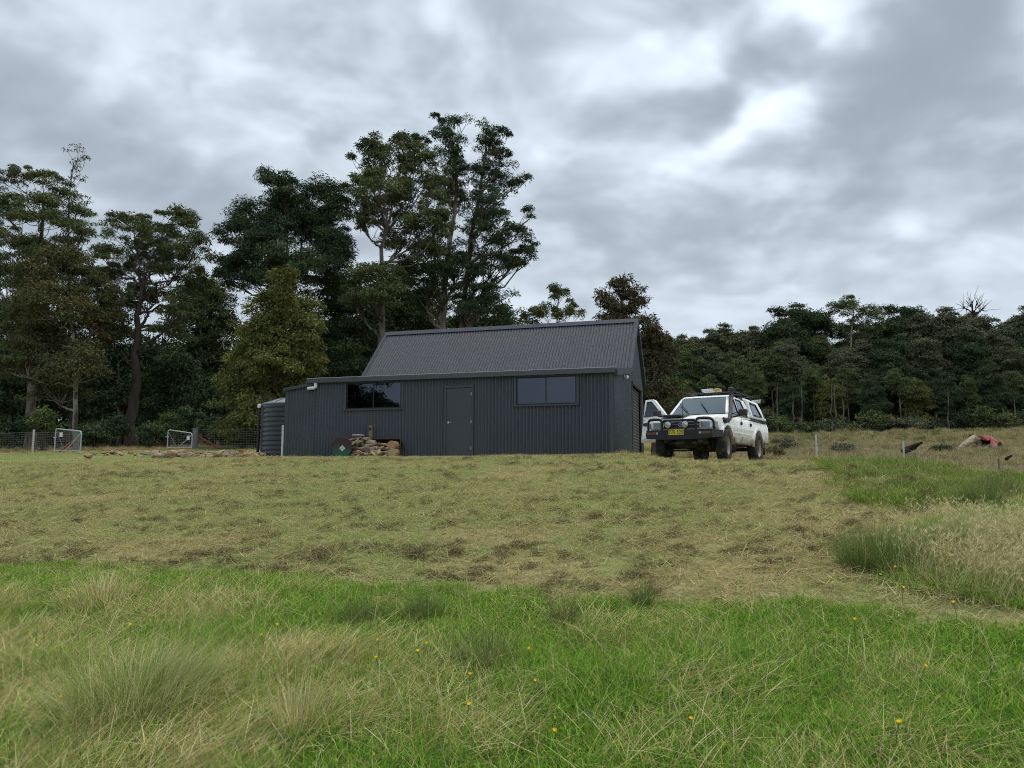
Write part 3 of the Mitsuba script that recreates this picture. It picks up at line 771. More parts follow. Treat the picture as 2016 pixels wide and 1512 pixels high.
# ---------------------------------------------------------------- the far forest: eight kinds grown once, set out along the hill's foot
def forest_kind(seed, h, w, pal, clear, bark, airy=False):
    g = np.random.default_rng(seed)
    lean = g.normal(0, .05 * h, 2)
    tr = [(0, 0, -.4), (lean[0] * .3, lean[1] * .3, h * .35), (lean[0] * .7, lean[1] * .7, h * .65), (lean[0], lean[1], h * .9)]
    n = 9 if not airy else 7
    ls = []
    for k in range(n):
        z = h * (clear + (1 - clear) * (k + .6) / n)
        rr = w * math.sin(math.pi * min(.18 + .78 * (k + .5) / n, .93)) * g.uniform(.45, .75)
        a = g.uniform(0, 6.28) + k * 2.4
        off = w * (.55 if airy else .42) * (1 - .6 * (k / n) ** 2)
        ls.append(((lean[0] * z / h + off * math.cos(a), lean[1] * z / h + off * math.sin(a), z), rr, rr * (.5 if airy else .8), rr))
    return grow((0, 0, 0), tr, .016 * h, ls, pal, seed, leafs=(.26, .10), per=120 if airy else 150, flat=.85, dens=2.4 if airy else 3.6, sub=(.55, 1.05), bark=bark, sides=5, twig=True), bark


KINDS = [forest_kind(500, 15, 4.0, 'gum', .42, 'm_bark_pale'), forest_kind(501, 13, 4.4, 'dark', .30, 'm_bark_grey'), forest_kind(502, 14, 3.8, 'gum', .5, 'm_bark_pale'), forest_kind(503, 16, 4.2, 'grey', .42, 'm_bark_grey'),
         forest_kind(504, 12, 3.6, 'dark', .22, 'm_bark_grey'), forest_kind(505, 18, 4.0, 'gum', .62, 'm_bark_pale', True), forest_kind(506, 9, 3.0, 'olive', .12, 'm_bark_grey'), forest_kind(507, 14, 4.6, 'grey', .35, 'm_bark_pale')]
STOCK = []
for (wood, crown), bark in KINDS:
    STOCK.append(f'forest_stock_{len(STOCK)}')
    scene[STOCK[-1]] = {'type': 'shapegroup', 'trunk': mikit.ply(wood, bark, smooth=True), 'crown': mikit.ply((crown[0], crown[1]), 'm_leaf', color=crown[2])}


def forest_tree(u, Y, kind, top, name, label, group=None, rot=0.0, wide=1.0):
    """A copy of a kind with its foot on the ground at distance Y and its height such that the top meets the sight line v = top."""
    p = at(u, 840, Y)
    z = float(H(p[0], p[1]))
    h = at(u, top, Y)[2] - z
    s = h / (KIND_H[kind])
    M = T().translate([p[0], p[1], z]).rotate([0, 0, 1], rot).scale([s * wide, s * wide, s])
    key = thing(name, label, 'tree', group)
    scene[key] = {'type': 'instance', 'to_world': M, 'group': {'type': 'ref', 'id': STOCK[kind]}}
    return key


KIND_H = [float(k[0][1][0][:, 2].max()) for k in KINDS]
ORD = ['first', 'second', 'third', 'fourth', 'fifth', 'sixth', 'seventh', 'eighth', 'ninth', 'tenth', 'eleventh', 'twelfth', 'thirteenth', 'fourteenth', 'fifteenth', 'sixteenth', 'seventeenth', 'eighteenth']
G = np.random.default_rng(77)
SKYLINE = [(1300, 660, 1), (1335, 655, 0), (1385, 642, 3), (1430, 634, 0), (1470, 645, 7), (1510, 635, 3), (1545, 606, 1), (1585, 594, 0), (1620, 612, 1), (1720, 634, 7), (1765, 602, 1), (1800, 612, 0), (1835, 606, 3), (1875, 608, 7), (1925, 612, 3), (1965, 604, 7), (2005, 600, 3), (2050, 602, 0)]
for k, (u, top, kind) in enumerate(SKYLINE):
    forest_tree(u, 104 + G.uniform(-5, 7), kind, top, 'forest_tree', f'dark eucalypt of the back row, {ORD[k]} from the left along the right-hand forest skyline', 'back row of the forest on the right', G.uniform(0, 360), 1.15)
forest_tree(1668, 96, 5, 572, 'airy_forest_tree', 'tall pale airy eucalypt rising highest above the forest skyline', None, 40, 1.0)
DEEP = [(1290 + 34 * k, 700 + (k * 37) % 60 - k * 1.5, (1, 4, 3, 7)[k % 4]) for k in range(24)]
for k, (u, top, kind) in enumerate(DEEP):
    forest_tree(u, 114 + G.uniform(-5, 9), kind, top, 'forest_tree', 'dark tree deep in the shade behind the forest edge', 'trees deep inside the forest on the right', G.uniform(0, 360), 1.3)
MID = [(1320, 700, 4), (1365, 690, 0), (1420, 684, 3), (1480, 690, 2), (1530, 670, 0), (1575, 660, 7), (1635, 655, 2), (1690, 664, 3), (1740, 668, 1), (1790, 655, 4), (1845, 650, 7), (1895, 655, 1), (1945, 650, 3), (1990, 650, 4), (2040, 650, 1)]
for k, (u, top, kind) in enumerate(MID):
    forest_tree(u, 94 + G.uniform(-4, 4), kind, top, 'forest_tree', 'dark eucalypt of the middle row below the forest skyline', 'middle row of the forest on the right', G.uniform(0, 360), 1.15)
FILL = [(1285 + 23 * k, 728 + (k * 53) % 62, (4, 6, 1, 4)[k % 4]) for k in range(34)]
for k, (u, top, kind) in enumerate(FILL):
    forest_tree(u, 90 + G.uniform(-3, 10), kind, top, 'forest_tree', 'low dark tree filling the shade between the forest trunks', 'low trees filling the shade of the forest', G.uniform(0, 360), 1.25)
seen = {}
FRONT = [(1345, 745, 6), (1400, 735, 2), (1455, 705, 2), (1482, 712, 0), (1560, 742, 4), (1605, 720, 2), (1640, 735, 6), (1672, 715, 0), (1722, 738, 4), (1775, 722, 2), (1815, 740, 6), (1862, 722, 4), (1910, 735, 0), (1955, 712, 4), (2000, 730, 2)]
for k, (u, top, kind) in enumerate(FRONT):
    if kind in (0, 2):
        i_ = seen['a'] = seen.get('a', -1) + 1
        lab, grp = f'{ORD[i_]} front-row eucalypt with bare pale trunk from the left at the forest edge', 'pale-trunked trees along the forest edge'
    else:
        i_ = seen['b'] = seen.get('b', -1) + 1
        lab, grp = f'{ORD[i_]} low leafy dark tree from the left along the forest edge', 'low leafy trees along the forest edge'
    forest_tree(u, 84 + G.uniform(-2.5, 2.5), kind, top, 'forest_edge_tree', lab, grp, G.uniform(0, 360), .9)
SAP_ = [(1515, 786), (1522, 790), (1530, 775), (1578, 770), (1590, 778), (1638, 760), (1646, 770), (1660, 765), (1700, 790), (1795, 782), (1868, 770), (1940, 780), (1985, 775), (1560, 800)]
SAP = [(1522, 812), (1530, 800), (1560, 815), (1578, 806), (1638, 790), (1646, 800), (1660, 796), (1868, 806)]
gs = np.random.default_rng(9)
for k, (u, v) in enumerate(SAP):
    Y = 79 + gs.uniform(-2, 2)
    p = at(u, 850, Y)
    p[2] = float(H(p[0], p[1])) - .2
    q = at(u + gs.uniform(-5, 5), v - 45, Y)
    single('pale_trunk', tube(path(p, q, gs, 8, 0, .02), np.linspace(.085, .04, 8), 6), 'm_bark_grey', f'{ORD[k]} thin bare pale sapling stem from the left along the dark forest edge', 'tree', 'thin pale stems along the forest edge', smooth=True)
for k, (x, y, kind, hh) in enumerate([(-33, -6, 1, 1.0), (-36, -2, 0, 1.15), (-38.5, 3, 4, 1.1), (-31, -9.5, 6, .9), (-40, -6, 3, 1.2)]):
    key = tag(numbered('side_tree'), 'eucalypt left of the camera, seen only mirrored in the left shed window', 'tree', 'trees mirrored in the left shed window')
    scene[key] = {'type': 'instance', 'to_world': T().translate([x, y, float(H(x, y))]).rotate([0, 0, 1], 70 * k).scale([hh, hh, hh]), 'group': {'type': 'ref', 'id': STOCK[kind]}}
# understorey of the forest edge
for k in range(28):
    u, Y = 1290 + k * 27 + G.uniform(-14, 14), 82 + G.uniform(-2.5, 2.5)
    g = np.random.default_rng(700 + k)
    p = at(u, 850, Y)
    z = float(H(p[0], p[1]))
    w, h = g.uniform(.8, 2.3), g.uniform(.6, 2.9)
    n = 22
    d = g.normal(size=(n, 3))
    d /= np.linalg.norm(d, axis=1, keepdims=True)
    q = np.array([p[0], p[1], z + h * .45]) + d * (g.uniform(.1, 1, n) ** .5)[:, None] * [w, w, h * .5]
    q[:, 2] = np.maximum(q[:, 2], z + .25)
    pal = ('dark', 'gum', 'dark', 'grey', 'green')[k % 5]
    plant('forest_shrub', {'dark': 'dark shrub in the understorey of the forest edge', 'gum': 'olive shrub in the understorey of the forest edge', 'grey': 'grey-green shrub in the understorey of the forest edge', 'green': 'brighter green shrub in the understorey of the forest edge'}[pal], 'shrub',
          None, leaves(q, g.uniform(.45, .8, n), 60, .28, .11, pal, g, flat=.9), 'm_bark_dark', f'{pal} shrubs under the forest edge')
# a dead tree on the skyline and fallen pale branches at the forest's foot
gd = np.random.default_rng(31)
p = at(1918, 640, 100)
root = np.array([p[0], p[1], float(H(p[0], p[1]))])
ds = [tube([root, at(1916, 650, 100), at(1914, 592, 100)], [.17, .13, .06], 7)]
for u, v in ((1882, 598), (1892, 606), (1902, 592), (1935, 594), (1946, 598), (1942, 606), (1925, 586), (1908, 586)):
    m_ = at(1916 + gd.uniform(-4, 4), 625 + gd.uniform(-8, 6), 100 + gd.uniform(-1, 1))
    e = at(u, v, 100 + gd.uniform(-2.5, 2.5))
    ds.append(tube(path(m_, e, gd, 6, .1, .05), np.linspace(.075, .025, 6), 5))
    for _ in range(4):
        ds.append(tube(path(m_ * .45 + e * .55, e + gd.normal(0, .7, 3), gd, 4), np.linspace(.036, .015, 4), 4))
key = thing('dead_tree', 'leafless dead treetop with spreading bare branches on the right skyline', 'tree')
part(key, 'trunk', cat(ds), 'm_bark_dead', smooth=True)
for n_, (u, v, Y, ln, lab) in enumerate([(1700, 843, 80, 26, 'pale fallen branch forked upward at the forest foot'), (1725, 846, 80, 20, 'pale fallen branch lying low at the forest foot')]):
    a = at(u, v, Y)
    a[2] = float(H(a[0], a[1])) + .1
    b = at(u - ln * .8, v - 14 + 8 * n_, Y + .5)
    single('fallen_branch', cat(tube(path(a, b, gd, 6, .1), np.linspace(.10, .04, 6), 6), tube(path(a * .5 + b * .5, at(u + ln * .3, v - 12, Y), gd, 5), np.linspace(.06, .03, 5), 5)), 'm_bark_pale', lab, 'branch', smooth=True)


# ---------------------------------------------------------------- grass
def blades(pos, g, h, w, lean, bend, yaw, cols, segs=2, z=None):
    """Tapered curved blades. All of pos (n, 2), h, w, lean, bend, yaw are per blade; cols (n, 3). Returns vertices, faces, colours."""
    n = len(pos)
    d = np.stack([np.cos(yaw), np.sin(yaw)], 1)
    side = np.stack([-d[:, 1], d[:, 0]], 1)
    tw = g.uniform(-1.2, 1.2, n)[:, None]
    side = side * np.cos(tw) + d * np.sin(tw) * .7
    z = np.zeros(n) if z is None else z
    V, C = [], []
    for k in range(segs + 1):
        t = k / segs
        a = lean + bend * t
        hor = h * (np.sin(lean + bend * .5 * t) * t)
        ver = h * (np.cos(lean + bend * .5 * t) * t)
        c = np.concatenate([pos + d * hor[:, None], (z + ver)[:, None]], 1)
        wk = w * (1 - t ** 1.6) * .5
        if k < segs:
            o = np.concatenate([side * wk[:, None], np.zeros((n, 1))], 1)
            V += [c - o, c + o]
        else:
            V.append(c)
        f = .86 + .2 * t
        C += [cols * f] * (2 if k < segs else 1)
    m = 2 * segs + 1
    V, C = np.stack(V, 1), np.stack(C, 1)
    F = []
    for k in range(segs - 1):
        F += [[2 * k, 2 * k + 1, 2 * k + 3], [2 * k, 2 * k + 3, 2 * k + 2]]
    F.append([2 * segs - 2, 2 * segs - 1, 2 * segs])
    F = (np.arange(n)[:, None, None] * m + np.array(F)[None]).reshape(-1, 3)
    return V.reshape(-1, 3), F, C.reshape(-1, 3)


def join(*bs):
    o, V, F, C = 0, [], [], []
    for v, f, c in bs:
        V.append(v)
        F.append(f + o)
        C.append(c)
        o += len(v)
    return np.vstack(V), np.vstack(F), np.vstack(C)


def pick(g, n, cols, p, jit=.25):
    c = np.array(cols)[g.choice(len(cols), n, p=np.array(p) / sum(p))]
    return c * g.uniform(1 - jit, 1 + jit, (n, 1)) * g.uniform(.93, 1.07, (n, 3))


def disc(g, n, r, soft=.6):
    a, q = g.uniform(0, 2 * np.pi, n), r * g.uniform(0, 1, n) ** soft
    return np.stack([q * np.cos(a), q * np.sin(a)], 1)


GREEN = [(.24, .46, .048), (.16, .33, .042), (.37, .55, .085), (.10, .22, .04), (.52, .48, .18)]
STRAW = [(.68, .60, .28), (.84, .77, .45), (.50, .42, .19), (.24, .175, .085), (.30, .40, .09)]


def patch_green(seed, dry=.05, hh=1.0):
    g = np.random.default_rng(seed)
    n = 520
    p = disc(g, n, .34)
    clump = .75 + .5 * nnoise(np.concatenate([p * 9 + seed, p[:, :1] * 0], 1))
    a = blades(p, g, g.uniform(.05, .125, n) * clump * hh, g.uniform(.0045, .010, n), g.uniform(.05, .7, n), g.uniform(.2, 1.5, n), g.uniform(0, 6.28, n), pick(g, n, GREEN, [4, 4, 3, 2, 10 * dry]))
    m = 60                                                             # clover and broad leaves near the ground
    p = disc(g, m, .34)
    b = blades(p, g, g.uniform(.02, .04, m), g.uniform(.012, .022, m), g.uniform(.9, 1.4, m), g.uniform(0, .4, m), g.uniform(0, 6.28, m), pick(g, m, GREEN[:4], [3, 4, 1, 3]), 2, g.uniform(.02, .06, m))
    k = int(10 + 200 * dry)
    p = disc(g, k, .34)
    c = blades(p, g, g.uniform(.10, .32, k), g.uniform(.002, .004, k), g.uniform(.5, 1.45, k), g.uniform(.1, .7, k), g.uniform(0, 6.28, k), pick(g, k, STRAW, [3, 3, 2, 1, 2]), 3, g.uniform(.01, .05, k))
    return join(a, b, c)


def patch_dry(seed, green=.3, yaw0=0.0, tall=1.0):
    g = np.random.default_rng(seed)
    n = 360
    p = disc(g, n, .36)
    yaw = yaw0 + g.normal(0, .9, n)
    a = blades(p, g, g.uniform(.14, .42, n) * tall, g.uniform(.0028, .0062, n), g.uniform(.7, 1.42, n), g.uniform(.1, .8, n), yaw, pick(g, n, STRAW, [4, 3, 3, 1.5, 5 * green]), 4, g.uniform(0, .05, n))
    m = int(500 * green)
    p = disc(g, m, .36)
    b = blades(p, g, g.uniform(.08, .24, m), g.uniform(.003, .006, m), g.uniform(.05, .8, m), g.uniform(.2, 1.2, m), g.uniform(0, 6.28, m), pick(g, m, GREEN, [2, 4, 1, 3, 2]), 3)
    k = 120                                                            # flattened litter
    p = disc(g, k, .36)
    c = blades(p, g, g.uniform(.12, .36, k), g.uniform(.002, .0045, k), g.uniform(1.3, 1.54, k), g.uniform(-.1, .12, k), g.uniform(0, 6.28, k), pick(g, k, STRAW, [2, 3, 3, 3, .5]), 2, g.uniform(.01, .09, k))
    return join(a, b, c)


HAY = [(.64, .56, .31), (.52, .46, .23), (.38, .31, .17), (.31, .40, .11), (.43, .48, .17)]


def patch_mown(seed, green=.3):
    g = np.random.default_rng(seed)
    n = 260
    p = disc(g, n, .55, .5)
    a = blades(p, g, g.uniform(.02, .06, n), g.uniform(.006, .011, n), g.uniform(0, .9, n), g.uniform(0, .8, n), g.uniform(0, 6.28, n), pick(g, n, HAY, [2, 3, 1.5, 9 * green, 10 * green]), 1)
    m = int(200 / (.75 + 1.3 * green))
    p = disc(g, m, .55, .5)
    yaw = g.normal(0, .8, m) + np.pi * g.integers(0, 2, m)
    b = blades(p, g, g.uniform(.07, .22, m), g.uniform(.006, .013, m), g.uniform(1.25, 1.55, m), g.uniform(-.12, .12, m), yaw, pick(g, m, HAY, [3.5, 3.5, 3, 1.2, 1.4]), 1, g.uniform(.006, .035, m))
    return join(a, b)


def heap(seed):
    """A loose tuft of cut hay left by the mower."""
    g = np.random.default_rng(seed)
    n = 105
    e = g.uniform(.5, 1.0)
    p = g.normal(0, 1, (n, 2)) * [.17, .09 * e]
    hgt = .075 * np.exp(-(p[:, 0] ** 2 / .02 + p[:, 1] ** 2 / (.02 * e * e)) * .55)
    a = blades(p, g, g.uniform(.09, .24, n), g.uniform(.010, .020, n), g.uniform(1.25, 1.62, n), g.uniform(-.25, .25, n), g.uniform(0, 6.28, n), pick(g, n, [(.18, .14, .08), (.13, .10, .06), (.095, .075, .045), (.36, .30, .18), (.12, .125, .06)], [3, 4, 4, 1, 1.5]), 2, hgt * g.uniform(.15, 1.1, n))
    return a


FSTRAW = [(.46, .40, .22), (.54, .48, .29), (.36, .30, .165), (.24, .20, .115), (.26, .28, .115)]


def patch_field(seed, dry=.6):
    g = np.random.default_rng(seed)
    V = []
    for _ in range(9):
        n = 60
        c = disc(g, 1, 1.1)
        p = c + disc(g, n, .16)
        hh = g.uniform(.25, .6)
        isdry = g.uniform() < dry
        cols = pick(g, n, FSTRAW if isdry else [(.2, .23, .08), (.15, .17, .065), (.3, .27, .12)], [4, 4, 3, 1, 1] if isdry else [3, 2, 1])
        V.append(blades(p, g, hh * g.uniform(.6, 1.1, n), g.uniform(.012, .022, n), g.uniform(.02, .6, n), g.uniform(.2, 1.0, n), g.uniform(0, 6.28, n), cols, 2))
    n = 200
    V.append(blades(disc(g, n, 1.3, .5), g, g.uniform(.08, .25, n), g.uniform(.01, .018, n), g.uniform(.1, .9, n), g.uniform(.1, .8, n), g.uniform(0, 6.28, n), pick(g, n, FSTRAW + [(.16, .19, .075), (.12, .15, .06)], [3, 2, 3, 2, 2, 2, 2]), 1))
    return join(*V)


def patch_seed(seed):
    """Tall pale stems with seed heads, rising from green and dry bottom growth."""
    g = np.random.default_rng(seed)
    n = 70
    p = disc(g, n, .36)
    h, lean, bend, yaw = g.uniform(.42, .80, n), g.uniform(.02, .30, n), g.uniform(.1, .6, n), g.normal(.3, 1.0, n)
    cols = pick(g, n, [(.66, .62, .32), (.58, .54, .25), (.46, .46, .20)], [3, 3, 2])
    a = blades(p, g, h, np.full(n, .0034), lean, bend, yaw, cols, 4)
    d = np.stack([np.cos(yaw), np.sin(yaw)], 1)
    k0 = .90
    tip = np.concatenate([p + d * (h * k0 * np.sin(lean + bend * .5 * k0))[:, None], (h * k0 * np.cos(lean + bend * .5 * k0))[:, None]], 1)
    heads = []
    for j_ in range(3):
        heads.append(blades(tip[:, :2] + g.normal(0, .004, (n, 2)), g, g.uniform(.04, .085, n), g.uniform(.005, .009, n), lean + bend + g.normal(0, .25, n), g.uniform(0, .4, n), yaw + g.normal(0, .5, n), pick(g, n, [(.68, .62, .36), (.58, .51, .27)], [1, 1]), 2, tip[:, 2] - g.uniform(0, .03, n)))
    m = 330
    q = disc(g, m, .38)
    b = blades(q, g, g.uniform(.15, .45, m), g.uniform(.003, .006, m), g.uniform(.02, .6, m), g.uniform(.2, 1.2, m), g.uniform(0, 6.28, m), pick(g, m, [(.23, .32, .085), (.17, .24, .075), (.56, .46, .25), (.42, .33, .17), (.66, .56, .33)], [3, 3, 2.5, 2, 2]), 3)
    return join(a, b, *heads)


def group(name, makers):
    out = []
    for k, (v, f, c) in enumerate(makers):
        key = f'{name}_stock_{k}'
        scene[key] = {'type': 'shapegroup', 'blades': mikit.ply((v, f), 'm_grass', color=c)}
        out.append(key)
    return out


COUNT = {}


def sow(name, key, x, y, rz, s=1.0, sz=None, dz=0.0):
    z = float(H(x, y))
    e = .15
    nx_, ny_ = -(float(H(x + e, y)) - float(H(x - e, y))) / (2 * e), -(float(H(x, y + e)) - float(H(x, y - e))) / (2 * e)
    sz = s if sz is None else sz
    c, q = math.cos(rz), math.sin(rz)
    # sheared to lie along the slope, blades still upright
    M = np.array([[s * c, -s * q, 0, x], [s * q, s * c, 0, y], [-nx_ * s * c - ny_ * s * q, nx_ * s * q - ny_ * s * c, sz, z + dz], [0, 0, 0, 1.0]])
    COUNT[name] = COUNT.get(name, 0) + 1
    scene[f'{name}__{COUNT[name]:04d}'] = {'type': 'instance', 'to_world': T(M.tolist()), 'group': {'type': 'ref', 'id': key}}


SG = group('green_grass', [patch_green(1), patch_green(2), patch_green(3, .12), patch_green(4, .2), patch_green(5, .03, 1.3)])
SD = group('dry_grass', [patch_dry(11, .35), patch_dry(12, .6, .4), patch_dry(13, .9, -.3), patch_dry(14, .2, .2, 1.1), patch_dry(15, .5, 1.0, .8)])
dim = lambda p: (p[0], p[1], p[2] * [.80, .74, .85])
SB = group('bank_grass', [dim(patch_green(61)), dim(patch_green(62, .1)), dim(patch_green(63, .15)), dim(patch_green(64, .25)), dim(patch_green(65, .06, 1.3))])
SM = group('mown_grass', [patch_mown(21, .25), patch_mown(22, .55), patch_mown(23, 1.1), patch_mown(24, .1)])
SH = group('cut_hay', [heap(31), heap(32), heap(33), heap(34)])
SF = group('field_grass', [patch_field(41, .8), patch_field(42, .35), patch_field(43, .6)])
SS = group('seed_grass', [patch_seed(51), patch_seed(52), patch_seed(53)])

# where the dry lodged grass lies in front: centres (x, y), radii, strength
DRYSPOTS = [(-2.9, 4.5, 1.7, 1.0, .95), (-4.4, 6.0, .9, .7, .85), (-2.4, 5.9, .6, .25, .7), (-1.2, 4.7, .8, .5, .6), (-1.9, 3.4, 1.0, .4, .6), (-.3, 4.05, .6, .4, .62), (.25, 5.15, .5, .25, .55), (1.12, 4.1, .26, .18, .75), (1.95, 4.3, .35, .22, .5), (.6, 3.45, .5, .15, .4), (1.7, 3.45, .4, .15, .5)]


def dryness(x, y):
    s = sum(a * np.exp(-(((x - cx) / rx) ** 2 + ((y - cy) / ry) ** 2)) for cx, cy, rx, ry, a in DRYSPOTS)
    return s


gr = np.random.default_rng(8)
wobn = lambda x, y: float(nfbm(np.array([x * 1.3, y * 1.3, 2.0]), 3, 4)) - .5
sp = .17
for yy in np.arange(2.6, 9.6, sp):
    half = .73 * yy + .7
    for xx in np.arange(-half, half, sp):
        x, y = xx + gr.uniform(-.09, .09), yy + gr.uniform(-.09, .09)
        mown, bank, tall, field, forest = regions(np.array(x), np.array(y + .24), ss, wobn(x, y))
        if mown > .5 or tall > .5:
            continue
        dr_ = float(dryness(x, y)) + .5 * (float(nfbm(np.array([x * 1.6, y * 2.2, 7.0]), 3, 12)) - .5)
        if gr.uniform() < ss(.30, .72, dr_):
            if gr.uniform() < .26:
                sow('green_grass', SG[gr.integers(0, 5)], x, y, gr.uniform(0, 6.28), gr.uniform(.8, 1.1), gr.uniform(.7, 1.35))
            if gr.uniform() < .68:
                k = gr.choice(5, p=[.28, .22, .12, .22, .16])
                sow('dry_grass', SD[k], x, y, gr.normal(.5, .7), gr.uniform(.7, 1.05), gr.uniform(.38, .75))
            elif gr.uniform() < .6:
                sow('green_grass', SG[gr.integers(0, 5)], x, y, gr.uniform(0, 6.28), gr.uniform(.8, 1.1), gr.uniform(.7, 1.2))
        elif gr.uniform() < .85:
            if gr.uniform() < .10:
                sow('dry_grass', SD[3], x, y, gr.uniform(0, 6.28), gr.uniform(.5, .9), gr.uniform(.2, .5))
            k = gr.choice(5, p=[.28, .26, .2, .08, .18])
            e = y - (6.05 - x * .345)
            sow('green_grass', SG[k], x, y, gr.uniform(0, 6.28), gr.uniform(.75, 1.1), gr.uniform(.55, 1.15) * (1 - .35 * float(ss(-.9, -.1, e))))
# mown slope
for yy in np.arange(5.2, 22.0, .40):
    half = min(.70 * yy + 1.0, 17)
    for xx in np.arange(-half, half, .42 if yy < 13 else .62):
        x, y = xx + gr.uniform(-.2, .2), yy + gr.uniform(-.2, .2)
        q = .2756 * x + .9613 * y
        mown, bank, tall, field, forest = regions(np.array(x), np.array(y), ss, wobn(x, y))
        if mown < .5 or tall > .5 or bank > .5 or field > .5 or q > 21.2:
            continue
        f1 = float(nfbm(np.array([x * .55, y * .7, 3.0]), 3, 6))
        f1 = f1 + .10 * float(ss(8, 13, y)) - .10 * float(ss(1, 4.5, x))
        k = gr.choice(4, p=[.30, .30, .15, .25]) if f1 < .48 else gr.choice(4, p=[.08, .32, .55, .05])
        sow('mown_grass', SM[k], x, y, gr.normal(.1, .5), gr.uniform(.8, 1.15))
n_h = 0
while n_h < 1250:                                                      # heaps of cut hay in loose rows across the slope
    y = 6.0 + 14.0 * gr.uniform() ** .9
    x = gr.uniform(-.72 * y - .5, .55 * y)
    row = nnoise(np.array([x * .35, y * 1.3, 4.0]), 3) * .35 + nnoise(np.array([x * 1.1, y * 4.1, 9.0]), 5) * .35 + .3 * gr.uniform()
    mown, bank, tall, field, forest = regions(np.array(x), np.array(y), ss, wobn(x, y))
    if row < .52 or mown < .9 or tall > .3 or bank > .2 or .2756 * x + .9613 * y > 20.3:
        continue
    sow('cut_hay', SH[gr.integers(0, 4)], x, y, gr.normal(.1, .25), gr.uniform(.16, .48), gr.uniform(.5, 1.0), .004)
    n_h += 1
# uncut bank on the right, thick and low
for yy in np.arange(9.3, 21.5, .27):
    x0 = 4.35 + (yy - 9.6) * .345
    for xx in np.arange(x0 + .15, min(.70 * yy + 1.2, 15), .27):
        x, y = xx + gr.uniform(-.13, .13), yy + gr.uniform(-.13, .13)
        if float(regions(np.array(x), np.array(y), ss, wobn(x, y))[1]) < .5:
            continue
        d = float(nfbm(np.array([x * 1.3, y * 1.3, 5.0]), 3, 3)) + .22 * float(ss(12.5, 9.6, y)) + .10 * float(ss(1.5, 4.0, x - x0))
        k = 3 if d > .62 and gr.uniform() < .6 else int(gr.integers(0, 5))
        if d > .5 and gr.uniform() < .12:
            sow('cut_hay', SH[gr.integers(0, 4)], x, y, gr.uniform(0, 6.28), .6, 1.2, .05)
        if d > .52 and gr.uniform() < .5:
            sow('bank_grass', SD[gr.integers(0, 5)], x, y, gr.uniform(0, 6.28), .9, .5)
        else:
            sow('bank_grass', SB[k], x, y, gr.uniform(0, 6.28), gr.uniform(.9, 1.3), gr.uniform(.8, 1.6))
# tall pale seeding grass at the right, and a fringe along the bank's foot
for _ in range(85):
    y = gr.uniform(5.5, 7.7)
    x = gr.uniform(.50 * y, .70 * y + .9)
    k = gr.integers(0, 3)
    dens = float(ss(.50, .62, x / y))
    if gr.uniform() > .25 + .75 * dens:
        continue
    sow('seed_grass', SS[k], x, y, gr.uniform(-1, 1), gr.uniform(.8, 1.15), gr.uniform(.38, .62))
for _ in range(150):
    y = gr.uniform(5.5, 9.3)
    x = gr.uniform(3.15 + max(y - 6.5, 0) * .8, .70 * y + .8)
    if gr.uniform() < .35:
        sow('dry_grass', SD[gr.integers(0, 5)], x, y, gr.uniform(0, 6.28), 1.0, .5)
    else:
        sow('green_grass', SG[gr.integers(0, 5)], x, y, gr.uniform(0, 6.28), 1.1, gr.uniform(.8, 1.6))
for _ in range(130):                                                  # ragged tufts across the mower's edge
    x = gr.uniform(-5.2, 3.0)
    y = 6.05 - x * .345 + gr.normal(-.12, .14)
    sow('green_grass', SG[gr.integers(0, 5)], x, y, gr.uniform(0, 6.28), gr.uniform(.3, .7), gr.uniform(.4, .9))
# rough field beyond
for _ in range(1500):
    q = 21.5 + 66 * gr.uniform() ** .8
    t = gr.uniform(-1, 1)
    x = gr.uniform(.24, .74) * q
    y = (q - .2756 * x) / .9613
    if x < 8.2 and q < 29 or q > 86:
        continue
    f = float(nfbm(np.array([x * .08, y * .08, 5.0]), 3, 3))
    k = (0 if gr.uniform() < .7 else 2) if f < .5 else (1 if gr.uniform() < .6 else 2)
    sow('field_grass', SF[k], x, y, gr.uniform(0, 6.28), gr.uniform(.8, 1.3), gr.uniform(.6, 1.1))
for _ in range(420):                                                  # rough grass along the left fence
    x, y = gr.uniform(-30, -7), 0
    q = gr.uniform(26, 38)
    y = (q - .2756 * x) / .9613
    if x / y > -.24:
        continue
    if gr.uniform() < ss(35, 28, q):
        sow('mown_grass', SM[gr.integers(0, 4)], x, y, gr.uniform(0, 6.28), 1.4)
    else:
        sow('field_grass', SF[gr.integers(0, 3)], x, y, gr.uniform(0, 6.28), gr.uniform(.5, .8), gr.uniform(.35, .6))
for key, lab in (('green_grass', 'short lush green grass covering the foreground'), ('dry_grass', 'long dry straw-coloured grass lying flat in the foreground'), ('mown_grass', 'mown stubble and straw covering the slope below the shed'),
                 ('cut_hay', 'brown tufts of cut hay lying in loose rows on the mown slope'), ('bank_grass', 'bright green uncut grass bank at the right'), ('seed_grass', 'tall pale seeding grass at the right edge'), ('field_grass', 'rough tufted pasture grass of the far paddock')):
    tag(key, lab, 'grass', kind='stuff')


